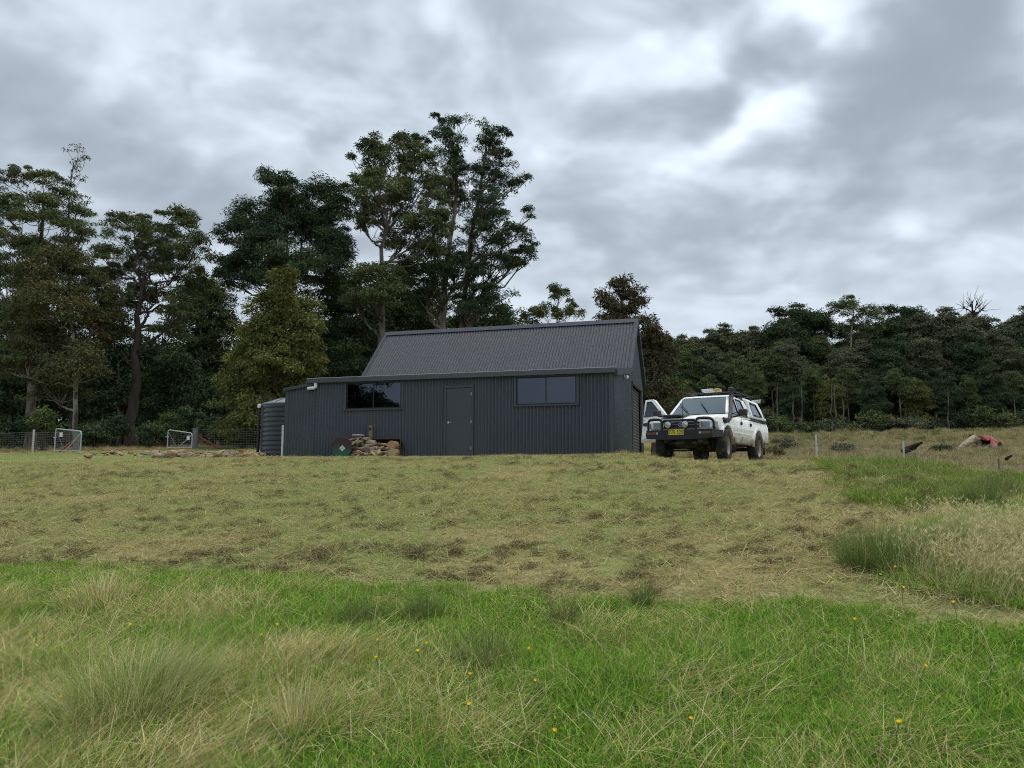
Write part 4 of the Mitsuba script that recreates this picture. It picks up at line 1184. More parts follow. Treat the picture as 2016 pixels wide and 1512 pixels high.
def tussock(x, y, r, h, n, seed, cols, p, label, spread=.9, w=.0042):
    g = np.random.default_rng(seed)
    yaw_bias = g.uniform(0, 6.28)
    q = disc(g, n, r * .55, .7)
    rr = np.linalg.norm(q, axis=1) / (r * .55)
    yaw = np.arctan2(q[:, 1], q[:, 0]) + g.normal(0, .5, n)
    v, f, c = blades(q, g, h * g.uniform(.55, 1.08, n), g.uniform(.6, 1.2, n) * w, .03 + spread * .55 * rr * g.uniform(.2, 1.5, n) + np.abs(g.normal(0, .12, n)), g.uniform(.05, 1.0, n) ** 1.5 * 1.3 * spread, yaw + .5 * np.sin(yaw - yaw_bias), pick(g, n, cols, p), 5)
    v = v + [x, y, 0]
    v[:, 2] += H(v[:, 0], v[:, 1])
    key = single('grass_tussock', (v, f), 'm_grass', label, 'grass tussock', color=c)


RUSH = [(.165, .245, .068), (.125, .19, .058), (.24, .31, .095), (.52, .44, .22)]
tussock(3.05, 6.5, .55, .42, 2100, 1, RUSH, [4, 3, 3, .6], 'big dark green rush tussock at the right edge of the mown slope')
tussock(3.75, 6.75, .42, .36, 1300, 2, RUSH, [2, 2, 2, 1.2], 'green rush tussock just right of the biggest one, half in pale grass')
tussock(4.45, 6.5, .5, .40, 1300, 3, RUSH, [2, 2, 2, 2], 'rush tussock at the right picture edge among pale seed stems')
tussock(5.55, 9.2, .40, .42, 1500, 4, RUSH, [4, 4, 2, .6], 'upright dark rush tussock near the foot of the green bank')
tussock(6.4, 10.2, .45, .34, 900, 5, RUSH, [3, 3, 2, 1.5], 'low rush tussock beyond the upright one at the right edge')
tussock(-1.95, 4.15, .62, .43, 3000, 6, [(.28, .38, .10), (.38, .46, .14), (.80, .71, .42), (.14, .21, .05)], [3, 3, 2.6, 1.4], 'large spreading olive tussock in the left foreground', 1.25, .0036)
tussock(-1.0, 3.75, .17, .34, 260, 7, STRAW, [4, 4, 3, 1, 2], 'narrow upright bunch of straw stems in the near left foreground', .5, .003)
tussock(-1.05, 5.55, .3, .22, 700, 8, RUSH, [3, 4, 1, .5], 'dark green tuft with grey seed heads left of the middle foreground')
tussock(-.62, 5.6, .22, .26, 600, 9, RUSH, [4, 3, 2, .2], 'bright green upright tuft in the middle foreground')
tussock(.95, 5.75, .12, .24, 260, 10, RUSH, [4, 2, 2, .2], 'small green tuft at the edge of the mown slope, right of centre')
tussock(.35, 5.35, .16, .25, 240, 11, [(.2, .19, .09), (.14, .16, .07), (.4, .3, .16)], [3, 3, 1], 'thin dark thistle-like tuft right of the middle foreground')
tussock(-3.2, 6.1, .5, .28, 1000, 12, STRAW, [4, 4, 2, 1, 2], 'pale straw tussock near the mown edge at left')
tussock(-4.6, 6.3, .6, .28, 1000, 13, STRAW, [4, 3, 3, 1, 3], 'wide straw tussock at the left picture edge')
tussock(-.15, 4.55, .26, .30, 420, 14, RUSH, [4, 3, 2, 1], 'dark green weed tuft near the centre foreground')

# yellow flowers, each with its own stem
FLOWERS = [(120, 1372), (190, 1093), (136, 1175), (256, 1230), (546, 1230), (515, 1250), (743, 1260), (740, 1295), (840, 1266), (822, 1282), (925, 1328), (1041, 1277), (1053, 1340), (924, 1387), (1092, 1438), (1683, 1219), (1822, 1311), (1770, 1422), (1762, 1116), (1779, 1157), (1877, 1186), (1360, 1415)]
gf = np.random.default_rng(4)
scene['m_petal'] = two(diff((.75, .50, .02)))
scene['m_stem'] = two(diff((.10, .13, .04)))


def hit(u, v):
    r, p_ = (u - 1008) / 1514, (756 - v) / 1514
    d = np.array([r, CP - p_ * SP, SP + p_ * CP])
    t = np.linspace(1.5, 40, 3000)
    P = EYE[:, None] + d[:, None] * t
    return P[:, np.argmax(P[2] < H(P[0], P[1]) + .16)]


for u, v in FLOWERS:
    P = hit(u, v)
    root = np.array([P[0] + gf.uniform(-.03, .03), P[1] + gf.uniform(-.03, .03), float(H(P[0], P[1]))])
    key = thing('yellow_flower', 'small yellow wildflower on a thin stem in the unmown grass', 'flower', 'yellow wildflowers scattered in the unmown grass')
    part(key, 'stem', tube([root, (root * .5 + P * .5) + [gf.uniform(-.01, .01), 0, .01], P], .0018, 5), 'm_stem')
    n, r = 13, gf.uniform(.009, .0135)
    a = np.arange(2 * n) * np.pi / n
    rr = np.where(np.arange(2 * n) % 2 == 0, r, r * .62)
    rim = np.stack([rr * np.cos(a), rr * np.sin(a), .004 + .5 * rr * .5 + gf.uniform(-.001, .001, 2 * n)], 1)
    vv = np.vstack([[[0, 0, .004]], rim, [[0, 0, -.006]]])
    k = np.arange(2 * n)
    f = np.vstack([np.stack([k * 0, 1 + k, 1 + (k + 1) % (2 * n)], 1), np.stack([k * 0 + 2 * n + 1, 1 + (k + 1) % (2 * n), 1 + k], 1)])
    A = trimesh.transformations.euler_matrix(gf.uniform(.2, .8), gf.uniform(-.4, .4), 0)
    m = tm(vv, f)
    m.apply_transform(A)
    part(key, 'head', m.apply_translation(P), 'm_petal')


# ---------------------------------------------------------------- the ute (x forward from the front axle, y to its left, z up from the ground)
PH = math.radians(32.0)
UO = np.array([4.47, 18.99, float(H(4.9, 19.8)) - .01])
UM = np.array([[-math.sin(PH), math.cos(PH), 0, UO[0]], [-math.cos(PH), -math.sin(PH), 0, UO[1]], [0, 0, 1, UO[2]], [0, 0, 0, 1.0]])


def lift(z):
    """The high waistline and low cab: heights of the body over those it was drawn with."""
    return np.where(z < 1.15, z + .05 * np.clip((z - .97) / .18, 0, 1), 1.20 + (z - 1.15) * .93)


def ute(m, raised=True):
    m = moved(m)
    if raised:
        v = np.array(m.vertices)
        v[:, 2] = lift(v[:, 2])
        m = tm(v, m.faces)
    return moved(m, M=UM)


def sheet(m, d, least=.4):
    """Only the faces of a thin pane that look along d: one sheet of glass."""
    m = man(m)
    return tm(m.vertices, m.faces[m.face_normals @ np.asarray(d, float) > least])


def prism_y(poly, y0, y1):
    return m3.Manifold.extrude(cs(poly), y1 - y0).transform([[1, 0, 0, 0], [0, 0, 1, y0], [0, 1, 0, 0]])


def prism_x(poly, x0, x1):
    return m3.Manifold.extrude(cs(poly), x1 - x0).transform([[0, 0, 1, x0], [1, 0, 0, 0], [0, 1, 0, 0]])


def rounded(poly, r, n=6):
    return cs(poly).offset(-r, m3.JoinType.Round, 2, 24).offset(r, m3.JoinType.Round, 2, 24)


def prism_yr(poly, y0, y1, r):
    return m3.Manifold.extrude(rounded(poly, r), y1 - y0).transform([[1, 0, 0, 0], [0, 0, 1, y0], [0, 1, 0, 0]])


def sym(half):
    """Front-view outline from half widths by height, mirrored."""
    return [(w, z) for w, z in half] + [(-w, z) for w, z in reversed(half)]


def paint_colour(p, n, uv):
    f = mikit.fbm(p.x * 4, p.y * 4, p.z * 5, 4)
    z = p.z - float(UO[2])
    d = mikit.smoothstep(.80, .46, z + (f - .5) * .3)
    d2 = mikit.smoothstep(1.25, .85, z) * .18
    c = mikit.mix((.86, .88, .87), (.38, .29, .16), dr.clip(d * .85 + d2 * f, 0, 1))
    return c


scene['m_ute'] = two(prin(mikit.proc(paint_colour), .32, clearcoat=.35, clearcoat_gloss=.85))
scene['m_plastic'] = two(prin((.022, .023, .026), .5))
scene['m_bar'] = two(prin((.010, .010, .012), .5))
scene['m_rubber'] = two(prin(mikit.proc(lambda p, n, uv: mikit.mix((.022, .022, .022), (.16, .125, .08), mikit.smoothstep(.48, .8, mikit.fbm(p.x * 7, p.y * 7, p.z * 7, 3)) * .6)), .8))
scene['m_rim'] = two(prin(mikit.proc(lambda p, n, uv: mikit.mix((.46, .44, .40), (.30, .21, .12), mikit.fbm(p.x * 8, p.y * 8, p.z * 8, 3))), .5))
scene['m_chrome'] = two(prin((.62, .63, .65), .15, 1.0))
def tinted(*c):
    return two({'type': 'conductor', 'material': 'none', 'specular_reflectance': {'type': 'rgb', 'value': list(c)}})


scene['m_glass'] = tinted(.17, .20, .21)
scene['m_side_glass'] = tinted(.34, .36, .39)
scene['m_door_glass'] = tinted(.05, .06, .07)
scene['m_lamp'] = two(prin((.50, .53, .53), .15, .6))
scene['m_headlamp'] = two(prin((.30, .32, .33), .10, .5))
scene['m_amber'] = two(prin((.42, .14, .05), .3))
scene['m_redlamp'] = two(prin((.16, .065, .045), .35))
scene['m_seat'] = two(diff((.060, .062, .068)))
scene['m_under'] = two(prin(mikit.proc(lambda p, n, uv: mikit.mix((.035, .032, .028), (.20, .165, .11), mikit.smoothstep(.45, .75, mikit.fbm(p.x * 9, p.y * 9, p.z * 9, 3)) * .7)), .7))
scene['m_plate'] = two(prin((.60, .52, .06), .45))
scene['m_ink'] = two(diff((.02, .02, .015)))

UL = thing('ute', 'white four-door four-wheel-drive ute with canopy, black bull bar and open driver door', 'ute')
side = [(.78, .74), (.84, .80), (.80, .985), (.74, 1.03), (.40, 1.075), (-.20, 1.125), (-.44, 1.15), (-2.44, 1.15), (-4.02, 1.13), (-4.08, 1.05), (-4.08, .60), (-3.42, .56), (-2.30, .50), (-.50, .50), (.50, .70)]
arch = lambda x, z, r: m3.Manifold.cylinder(2.4, r, r, 40).rotate((90, 0, 0)).translate((x, 1.2, z))
fv = sym([(.60, .40), (.78, .50), (.83, .66), (.845, .86), (.825, 1.0), (.775, 1.10), (.735, 1.16)])
tv = rounded([(.86, -.80), (.86, .80), (-.2, .86), (-4.10, .86), (-4.10, -.86), (-.2, -.86)], .16)
hull = prism_yr(side, -.9, .9, .045) ^ prism_x(fv, -4.2, .95) ^ m3.Manifold.extrude(tv, 1.6)
hull = hull - arch(0, .42, .475) - arch(-2.86, .42, .475)
cavity = box(-2.34, -.42, -.74, .74, .58, 1.3)
tub = box(-4.0, -2.42, -.74, .74, .70, 1.3)
engine = box(-.30, .70, -.62, .62, .3, .86)
hull = hull - cavity - tub - engine
dopen = prism_yr([(-.50, .56), (-.42, 1.2), (-1.36, 1.2), (-1.38, .56)], -1.0, -.6, .03)
part(UL, 'body', ute(hull - dopen), 'm_ute', smooth=32)
# cab
cabp = [(-.36, 1.13), (-.98, 1.66), (-1.12, 1.725), (-1.75, 1.755), (-2.42, 1.74), (-2.50, 1.13)]
cab_in = [(-.46, 1.05), (-1.04, 1.615), (-1.16, 1.675), (-1.75, 1.705), (-2.36, 1.69), (-2.42, 1.05)]
cfv, cfi = sym([(.765, 1.10), (.755, 1.20), (.625, 1.66), (.56, 1.735), (.45, 1.77)]), sym([(.725, 1.05), (.715, 1.20), (.585, 1.64), (.52, 1.69), (.42, 1.712)])
cab = prism_yr(cabp, -.9, .9, .05) ^ prism_x(cfv, -2.6, -.3)
inner = prism_y(cab_in, -.9, .9) ^ prism_x(cfi, -2.6, -.3)
w_front = [(-.66, 1.165), (-1.03, 1.48), (-1.13, 1.625), (-1.36, 1.645), (-1.40, 1.165)]
w_rear = [(-1.47, 1.165), (-1.44, 1.645), (-1.98, 1.635), (-2.22, 1.165)]
screen = [(-.455, 1.155), (-.25, 1.25), (-.85, 1.72), (-.975, 1.60)]
cut_f, cut_r = prism_yr(w_front, -1, 1, .03), prism_yr(w_rear, -1, 1, .03)
sc_cut = prism_y([(-.40, 1.175), (-.2, 1.30), (-.85, 1.80), (-1.045, 1.655), (-1.2, 1.3), (-.6, 1.1)], -.70, .70) ^ prism_x(sym([(.70, 1.15), (.545, 1.70)]), -1.3, 0)
fr_hole = prism_yr([(-.38, 1.10), (-1.06, 1.655), (-1.38, 1.675), (-1.38, 1.10)], -1, -.4, .03)
part(UL, 'cab', ute(cab - inner - cut_f - cut_r - sc_cut - fr_hole - box(-2.6, -2.3, -.6, .6, 1.22, 1.64)), 'm_ute', smooth=32)


def skin(t0, t1):
    """A shell of the cab between two small insets."""
    def one(t):
        return prism_y([(x + (t * 1.2 if x > -1.2 else -t * -1.0) * -1 if x > -1.2 else x + t, z) for x, z in cabp], -.9, .9) ^ prism_x([(w * (1 - t / .65), z) for w, z in cfv], -2.6, -.2)
    return one(t0) - one(t1)


shell = skin(.014, .019)
for nm, c, d_, lab in (('front_window', cut_f ^ box(-2, 0, 0, 1, 1, 2), (0, 1, 0), None), ('rear_window', cut_r ^ box(-3, 0, 0, 1, 1, 2), (0, 1, 0), None), ('rear_window', cut_r ^ box(-3, 0, -1, 0, 1, 2), (0, -1, 0), None), ('windscreen', sc_cut, (.6, 0, .8), 'windscreen with two dark wipers')):
    pane = sheet(c ^ shell, d_)
    part(UL, nm, ute(pane), 'm_glass' if nm == 'windscreen' else 'm_side_glass', label=lab)
for nm, poly in (('window_seal', w_front), ('window_seal', w_rear)):
    outer_ = m3.Manifold.extrude(rounded(poly, .03).offset(.006, m3.JoinType.Round, 2, 16), 1).transform([[1, 0, 0, 0], [0, 0, 1, 0], [0, 1, 0, 0]])
    inn = m3.Manifold.extrude(rounded(poly, .03).offset(-.020, m3.JoinType.Round, 2, 16), 1).transform([[1, 0, 0, 0], [0, 0, 1, 0], [0, 1, 0, 0]])
    part(UL, nm, ute((outer_ - inn) ^ (skin(-.004, .012))), 'm_plastic')
for (x0, y0, x1, y1) in ((-.46, -.28, -.74, -.58), (-.46, .22, -.80, -.06)):
    z = lambda x: 1.185 + (-.40 - x) * .853
    part(UL, 'wiper', ute(tube([(x0, y0, z(x0) + .02), (x0 * .4 + x1 * .6, y0 * .4 + y1 * .6, z(x0 * .4 + x1 * .6) + .035), (x1, y1, z(x1) + .03)], [.013, .012, .009], 6)), 'm_plastic')
part(UL, 'dashboard', ute(cat(box(-.85, -.46, -.70, .70, .90, 1.14, .03), moved(lathe([(.17, -.012), (.19, 0), (.17, .012), (.15, 0), (.17, -.012)], 20, 'x'), at=(-.98, -.36, 1.13)))), 'm_plastic')
for y in (-.36, .36):
    part(UL, 'seat', ute(cat(box(-1.55, -1.05, y - .24, y + .24, .72, .90, .04), box(-1.72, -1.55, y - .24, y + .24, .80, 1.36, .05), box(-1.74, -1.64, y - .13, y + .13, 1.39, 1.56, .03))), 'm_seat')
part(UL, 'seat', ute(cat(box(-2.28, -1.95, -.66, .66, .72, .88, .03), box(-2.33, -2.22, -.66, .66, .8, 1.32, .03))), 'm_seat')
# canopy on the tub
canp = [(-2.44, 1.155), (-2.44, 1.74), (-2.60, 1.775), (-3.30, 1.77), (-3.52, 1.72), (-4.02, 1.20), (-4.03, 1.155)]
kfv = sym([(.80, 1.12), (.795, 1.22), (.68, 1.66), (.60, 1.745), (.45, 1.79)])
can = prism_yr(canp, -.9, .9, .05) ^ prism_x(kfv, -4.2, -2.3)
can_in = prism_y([(x + .045 if x < -3 else x - .045, z - .05) for x, z in canp], -.9, .9) ^ prism_x([(w - .04, z - .03) for w, z in kfv], -4.2, -2.3)
w_can = [(-2.62, 1.235), (-2.62, 1.635), (-3.28, 1.615), (-3.62, 1.235)]
cc = prism_yr(w_can, -1, 1, .03)
hatch_cut = prism_y([(-3.45, 1.73), (-3.60, 1.70), (-4.2, 1.25), (-4.2, 1.16), (-3.9, 1.16), (-3.98, 1.22)], -.62, .62)
cnp = part(UL, 'canopy', ute(can - can_in - cc - hatch_cut - box(-2.5, -2.3, -.6, .6, 1.2, 1.64)), 'm_ute', smooth=32, label='white fibreglass canopy over the tub')
kring = lambda d: m3.Manifold.extrude(rounded(w_can, .03).offset(d, m3.JoinType.Round, 2, 16), 1).transform([[1, 0, 0, 0], [0, 0, 1, 0], [0, 1, 0, 0]])
kskin = lambda a, b: (prism_x([(w - a, z) for w, z in kfv], -4.2, -2.3) - prism_x([(w - b, z) for w, z in kfv], -4.25, -2.25))
part(cnp, 'side_window', ute(sheet(kring(0) ^ kskin(.012, .017), (0, 1, 0))), 'm_side_glass')
part(cnp, 'window_frame', ute((kring(.012) - kring(-.028)) ^ kskin(-.010, .010)), 'm_plastic')
for x in (-2.84, -3.40):
    part(cnp, 'latch', ute(box(x - .06, x + .06, .775, .815, 1.255, 1.28, .006)), 'm_plastic')
part(cnp, 'mounting_rail', ute(box(-4.03, -2.46, .735, .812, 1.142, 1.156, .004)), 'm_plastic')
part(cnp, 'mounting_rail', ute(box(-3.95, -2.56, .812, .826, 1.10, 1.110, .003)), 'm_plastic')
hx, hz, ca, sa = -3.46, 1.735, math.cos(math.radians(-9)), math.sin(math.radians(-9))
hatch = cat(box(-.86, 0, -.60, .60, 0, .03, .006) - box(-.76, -.09, -.52, .52, -.01, .04), box(-.86, -.76, -.58, .58, -.09, .0, .006), box(-.80, -.05, .575, .60, -.07, .0, .006), box(-.80, -.05, -.60, -.575, -.07, .0, .006))
ca, sa = math.cos(math.radians(7)), math.sin(math.radians(7))
HM = np.array([[ca, 0, sa, hx], [0, 1, 0, 0], [-sa, 0, ca, hz], [0, 0, 0, 1.0]])
hk = part(cnp, 'rear_hatch', ute(moved(hatch, M=HM)), 'm_galv', label='grey rear hatch window lifted open')
part(cnp, 'hatch_glass', ute(moved(sheet(box(-.76, -.09, -.52, .52, .010, .016), (0, 0, 1)), M=HM)), 'm_glass')
for y in (-.56, .56):
    part(cnp, 'hatch_strut', ute(tube([(-3.86, y, 1.30), (-4.08, y, 1.80)], .010, 6)), 'm_plastic')
# swung-open driver door, hinged at the front on the far side
door = prism_yr([(-.02, .54), (.0, .80), (.02, 1.14), (-.55, 1.645), (-.66, 1.675), (-.90, 1.675), (-.95, .54)], -.06, .0, .035)
door = door.warp(lambda p: (p[0], p[1] + (p[2] - 1.12) * .26 * (p[2] > 1.12), p[2]))
dwin = prism_yr([(-.14, 1.17), (-.56, 1.545), (-.65, 1.615), (-.84, 1.615), (-.875, 1.17)], -.4, .4, .03)
DA = math.radians(66)
dc_, dsn = math.cos(DA), math.sin(DA)
DM = np.array([[dc_, -dsn, 0, -.43], [dsn, dc_, 0, -.80], [0, 0, 1, 0], [0, 0, 0, 1.0]])
dk = part(UL, 'driver_door', ute(moved(door - dwin, M=DM)), 'm_ute', smooth=32, label='driver door standing wide open')
gl = (dwin ^ box(-2, 2, -.028, -.022, 1.0, 2)).warp(lambda p: (p[0], p[1] + (p[2] - 1.12) * .26 * (p[2] > 1.12), p[2]))
part(dk, 'window', ute(moved(sheet(gl, (0, -1, 0)), M=DM)), 'm_door_glass')
part(dk, 'handle', ute(moved(box(-.86, -.71, -.066, -.056, .975, 1.04, .004), M=DM)), 'm_plastic')
part(dk, 'trim', ute(moved(box(-.90, -.06, .002, .03, .60, 1.12, .02), M=DM)), 'm_seat')
part(dk, 'mirror', ute(moved(cat(box(-.26, -.10, -.30, -.12, 1.16, 1.31, .025), tube([(-.12, -.03, 1.13), (-.16, -.20, 1.19)], .018, 6)), M=DM)), 'm_plastic')
part(UL, 'mirror', ute(cat(box(-.86, -.68, .93, 1.13, 1.12, 1.29, .028), tube([(-.70, .78, 1.10), (-.76, .98, 1.13)], .02, 6), tube([(-.66, .79, 1.17), (-.74, .98, 1.22)], .014, 6))), 'm_plastic')
for x in (-1.28, -2.16):
    part(UL, 'door_handle', ute(box(x - .075, x + .055, .832, .856, .965, 1.025, .006)), 'm_plastic')
for poly in ([(-.52, .58), (-.46, 1.10)], [(-1.40, .56), (-1.40, 1.14)], [(-2.24, .86), (-2.30, 1.14)]):
    a, b = poly
    part(UL, 'door_gap', ute(tube([(x, {True: .846, False: .846}[True] - .018 - .05 * max(0, (z - .9)) * 1.6, z) for x, z in [(a[0] + (b[0] - a[0]) * t, a[1] + (b[1] - a[1]) * t) for t in (0, .3, .55, .75, .9, 1)]], .006, 4)), 'm_plastic')
part(UL, 'side_moulding', ute(box(-2.28, -.56, .838, .852, .725, .745, .004)), 'm_ute')
part(UL, 'side_step', ute(box(-2.32, -.54, .74, .83, .455, .505, .015)), 'm_under')
for x in (0, -2.86):                                                  # wheel-arch flares
    for s in (-1, 1):
        ring = (m3.Manifold.cylinder(.075, .53, .53, 44) - m3.Manifold.cylinder(.2, .472, .472, 44).translate((0, 0, -.05))).rotate((90, 0, 0)).translate((x, .872 if s > 0 else -.797, .42))
        ring = ring - box(x - 1, x + 1, -1.2, 1.2, -.2, .44) - box(x + .3, x + 1, -1.2, 1.2, -.2, .66 if x == 0 else .44)
        part(UL, 'wheel_arch_flare', ute(ring), 'm_ute', smooth=32)
        part(UL, 'mud_flap', ute(box(x - .50, x - .485, s * .80 - .10, s * .80 + .09, .24, .62)), 'm_rubber')


def tyre_mesh():
    n = 64
    pr = np.array([(.21, -.105), (.235, -.118), (.30, -.128), (.345, -.124), (.372, -.108), (.380, -.085), (.384, 0), (.380, .085), (.372, .108), (.345, .124), (.30, .128), (.235, .118), (.21, .105)])
    a = np.arange(n) * 2 * np.pi / n
    v = []
    for k, (r, y) in enumerate(pr):
        lug = np.where((np.arange(n) + (k > 6)) % 2 == 0, 0, -.016) if 3 <= k <= 9 and k != 6 else 0
        v.append(np.stack([(r + lug) * np.cos(a), np.full(n, y), (r + lug) * np.sin(a)], 1))
    v = np.vstack(v)
    i, j = np.meshgrid(np.arange(len(pr) - 1), np.arange(n), indexing='ij')
    q = np.stack([i * n + j, (i + 1) * n + j, (i + 1) * n + (j + 1) % n, i * n + (j + 1) % n], -1).reshape(-1, 4)
    return tm(v, np.vstack([q[:, [0, 1, 2]], q[:, [0, 2, 3]]]))


def rim_mesh():
    d = m3.Manifold.revolve(cs([(0, -.02), (.10, -.02), (.13, .02), (.185, .03), (.20, .09), (.215, .105), (.215, .085), (.205, .0), (.2, -.1), (.19, -.1), (.19, -.03), (.0, -.05)]), 40)
    for k in range(8):
        a = k * math.pi / 4
        d = d - m3.Manifold.cylinder(.2, .022, .022, 14).translate((.148 * math.cos(a), .148 * math.sin(a), -.1))
    hub = m3.Manifold.cylinder(.055, .045, .036, 18).translate((0, 0, -.02))
    return man((d + hub).rotate((-90, 0, 0)))


TY, RM = tyre_mesh(), rim_mesh()
for x, s, steer in ((0, 1, 5), (0, -1, 5), (-2.86, 1, 0), (-2.86, -1, 0)):
    W_ = np.eye(4)
    t = math.radians(steer)
    W_[:2, :2] = [[math.cos(t), -math.sin(t)], [math.sin(t), math.cos(t)]]
    W_[:3, :3] *= [1.06, 1, 1.06]
    W_[:3, 3] = [x, s * .755, .407]
    w = part(UL, 'wheel', ute(moved(cat([m3.Manifold.cylinder(.16, .16, .16, 24).rotate((90, 0, 0)).translate((0, .05, 0))]), M=W_), False), 'm_under')
    part(w, 'tyre', ute(moved(TY, M=W_), False), 'm_rubber', smooth=40)
    rm = RM.copy()
    if s < 0:
        rm.apply_transform(np.diag([-1, -1, 1, 1.0]))
    part(w, 'rim', ute(moved(rm, M=W_), False), 'm_rim', smooth=32)
part(UL, 'axle', ute(cat(tube([(0, -.7, .38), (0, .7, .38)], .045, 10), moved(trimesh.creation.icosphere(2, .13), at=(.02, .22, .37)), tube([(.06, -.62, .30), (.06, .62, .30)], .022, 8), tube([(.02, .22, .40), (-1.2, .1, .5)], .035, 8)), False), 'm_under', smooth=40)
part(UL, 'axle', ute(cat(tube([(-2.86, -.7, .38), (-2.86, .7, .38)], .05, 10), moved(trimesh.creation.icosphere(2, .16), at=(-2.86, 0, .38))), False), 'm_under', smooth=40)
part(UL, 'chassis', ute(cat(box(-3.95, .78, -.46, -.36, .46, .58), box(-3.95, .78, .36, .46, .46, .58), box(-.55, .55, -.28, .24, .34, .80, .04), box(-1.5, -.6, -.2, .2, .38, .6, .04), box(-2.5, -1.4, .1, .6, .42, .62, .04), box(.3, .62, -.4, .5, .42, .5, .02),
     tube([(-.1, .40, .46), (.02, .66, .34)], .03, 6), tube([(-.1, -.40, .46), (.02, -.66, .34)], .03, 6), tube([(-.32, .40, .5), (.05, .52, .36)], .022, 6), tube([(.05, .5, .34), (.08, .52, .86)], .035, 8), tube([(.05, -.5, .34), (.08, -.52, .86)], .035, 8))), 'm_under')
# face: grille, headlamps, emblem
part(UL, 'grille', ute(cat(box(.800, .845, -.44, .44, .80, .955, .008))), 'm_plastic')
part(UL, 'grille_bar', ute(cat(box(.846, .852, -.42, -.09, .872, .892, .002), box(.846, .852, .09, .42, .872, .892, .002))), 'm_chrome')
emb = cat(moved(trimesh.creation.torus(.046, .0055, 28, 8), M=np.array([[0, 0, 1, .858], [1.35, 0, 0, 0], [0, .95, 0, .884], [0, 0, 0, 1.0]])), moved(trimesh.creation.torus(.024, .0045, 24, 8), M=np.array([[0, 0, 1, .858], [.8, 0, 0, 0], [0, 1.7, 0, .884], [0, 0, 0, 1.0]])),
          moved(trimesh.creation.torus(.030, .0045, 24, 8), M=np.array([[0, 0, 1, .858], [1.45, 0, 0, 0], [0, .55, 0, .903], [0, 0, 0, 1.0]])))
part(UL, 'emblem', ute(emb), 'm_chrome', smooth=True, label='chrome triple-oval emblem on the grille')
for s in (-1, 1):
    y0, y1 = sorted((s * .47, s * .71))
    hl = part(UL, 'headlight', ute(box(.79, .846, y0, y1, .79, .965, .012)), 'm_chrome')
    part(hl, 'lens', ute(box(.8445, .856, y0 + .022, y1 - .022, .815, .945, .01)), 'm_headlamp')
    part(UL, 'corner_light', ute(box(.66, .82, s * .80 - .03, s * .80 + .03, .80, .955, .012)), 'm_lamp')
part(UL, 'bonnet_bulge', ute(box(-.28, .62, -.40, .40, 1.02, 1.03, .004).warp(lambda p: (p[0], p[1], p[2] + .055 - (p[0] - .0) * .088))), 'm_ute', smooth=30)
# bull bar
bb = cat(prism_x([(-.79, .56), (-.81, .64), (-.79, .755), (.79, .755), (.81, .64), (.79, .56), (.45, .53), (-.45, .53)], .93, 1.07), )
wing = lambda s: m3.Manifold.batch_hull([box(.94, 1.05, s * .785 - .02, s * .785 + .02, .56, .753), box(.46, .52, s * .87 - .02, s * .87 + .02, .60, .75)])
bar = part(UL, 'bull_bar', ute(cat(bb, wing(1), wing(-1), box(.80, .95, -.30, -.22, .5, .72), box(.80, .95, .22, .30, .5, .72))), 'm_bar', label='black steel bull bar with headlamp hoops')
for s in (-1, 1):
    part(bar, 'hoop', ute(bent([(1.02, s * .415, .75), (1.02, s * .42, 1.0), (.99, s * .58, 1.01), (.97, s * .74, 1.0), (.92, s * .80, .96), (.90, s * .81, .74)], .027, 6, 10)), 'm_bar', smooth=60)
    part(bar, 'upright', ute(box(.985, 1.035, s * .415 - .022, s * .415 + .022, .74, .985, .008)), 'm_bar')
    part(bar, 'indicator', ute(box(1.068, 1.08, min(s * .55, s * .77), max(s * .55, s * .77), .65, .70, .005)), 'm_redlamp')
    part(bar, 'marker_light', ute(box(1.068, 1.081, min(s * .50, s * .545), max(s * .50, s * .545), .65, .70, .005)), 'm_lamp')
part(bar, 'centre_hoop', ute(bent([(1.0, -.41, .93), (1.0, -.38, .975), (1.0, .38, .975), (1.0, .41, .93)], .026, 5, 10)), 'm_bar', smooth=60)
part(bar, 'centre_hoop', ute(tube([(1.0, -.40, .80), (1.0, .40, .80)], .014, 8)), 'm_bar', smooth=60)
for y in (-.235, .185):
    sp_ = part(bar, 'spotlight', ute(moved(lathe([(0, -.07), (.05, -.065), (.085, -.02), (.092, .02), (.088, .03), (.078, .028), (0, .02)], 24, 'x'), at=(1.09, y, .875))), 'm_bar', smooth=40)
    part(sp_, 'lens', ute(moved(lathe([(0, .036), (.05, .034), (.08, .026), (.08, .02), (0, .02)], 24, 'x'), at=(1.09, y, .875))), 'm_lamp', smooth=30)
    part(sp_, 'bracket', ute(tube([(1.05, y, .76), (1.05, y, .81)], .02, 6)), 'm_bar')
pk = part(UL, 'number_plate', ute(box(1.071, 1.077, -.235, .137, .635, .765, .003)), 'm_plate', label='yellow number plate with dark letters')
for txt, y0, w_ in (('ZUQ', -.073, None), ('120', .125, None)):
    tx = meshkit.text_mesh(txt, .082, .002, True)
    k = .150 / (tx.bounds[1, 0] - tx.bounds[0, 0])
    tx.apply_translation([-tx.bounds[0, 0], -tx.bounds[0, 1], 0])
    tx.apply_scale([k, 1, 1])
    part(pk, 'lettering', ute(moved(tx, M=np.array([[0, 0, 1, 1.0775], [1, 0, 0, 0], [0, 1, 0, .660], [0, 0, 0, 1.0]]) @ np.array([[1, 0, 0, y0 - .150 - .0], [0, 1, 0, 0], [0, 0, 1, 0], [0, 0, 0, 1.0]]))), 'm_ink')
part(bar, 'antenna', ute(cat(tube([(1.0, .10, .97), (1.0, .10, 1.10)], .012, 8), tube([(1.0, .10, 1.10), (.99, .10, 1.95)], .0055, 6))), 'm_bar')
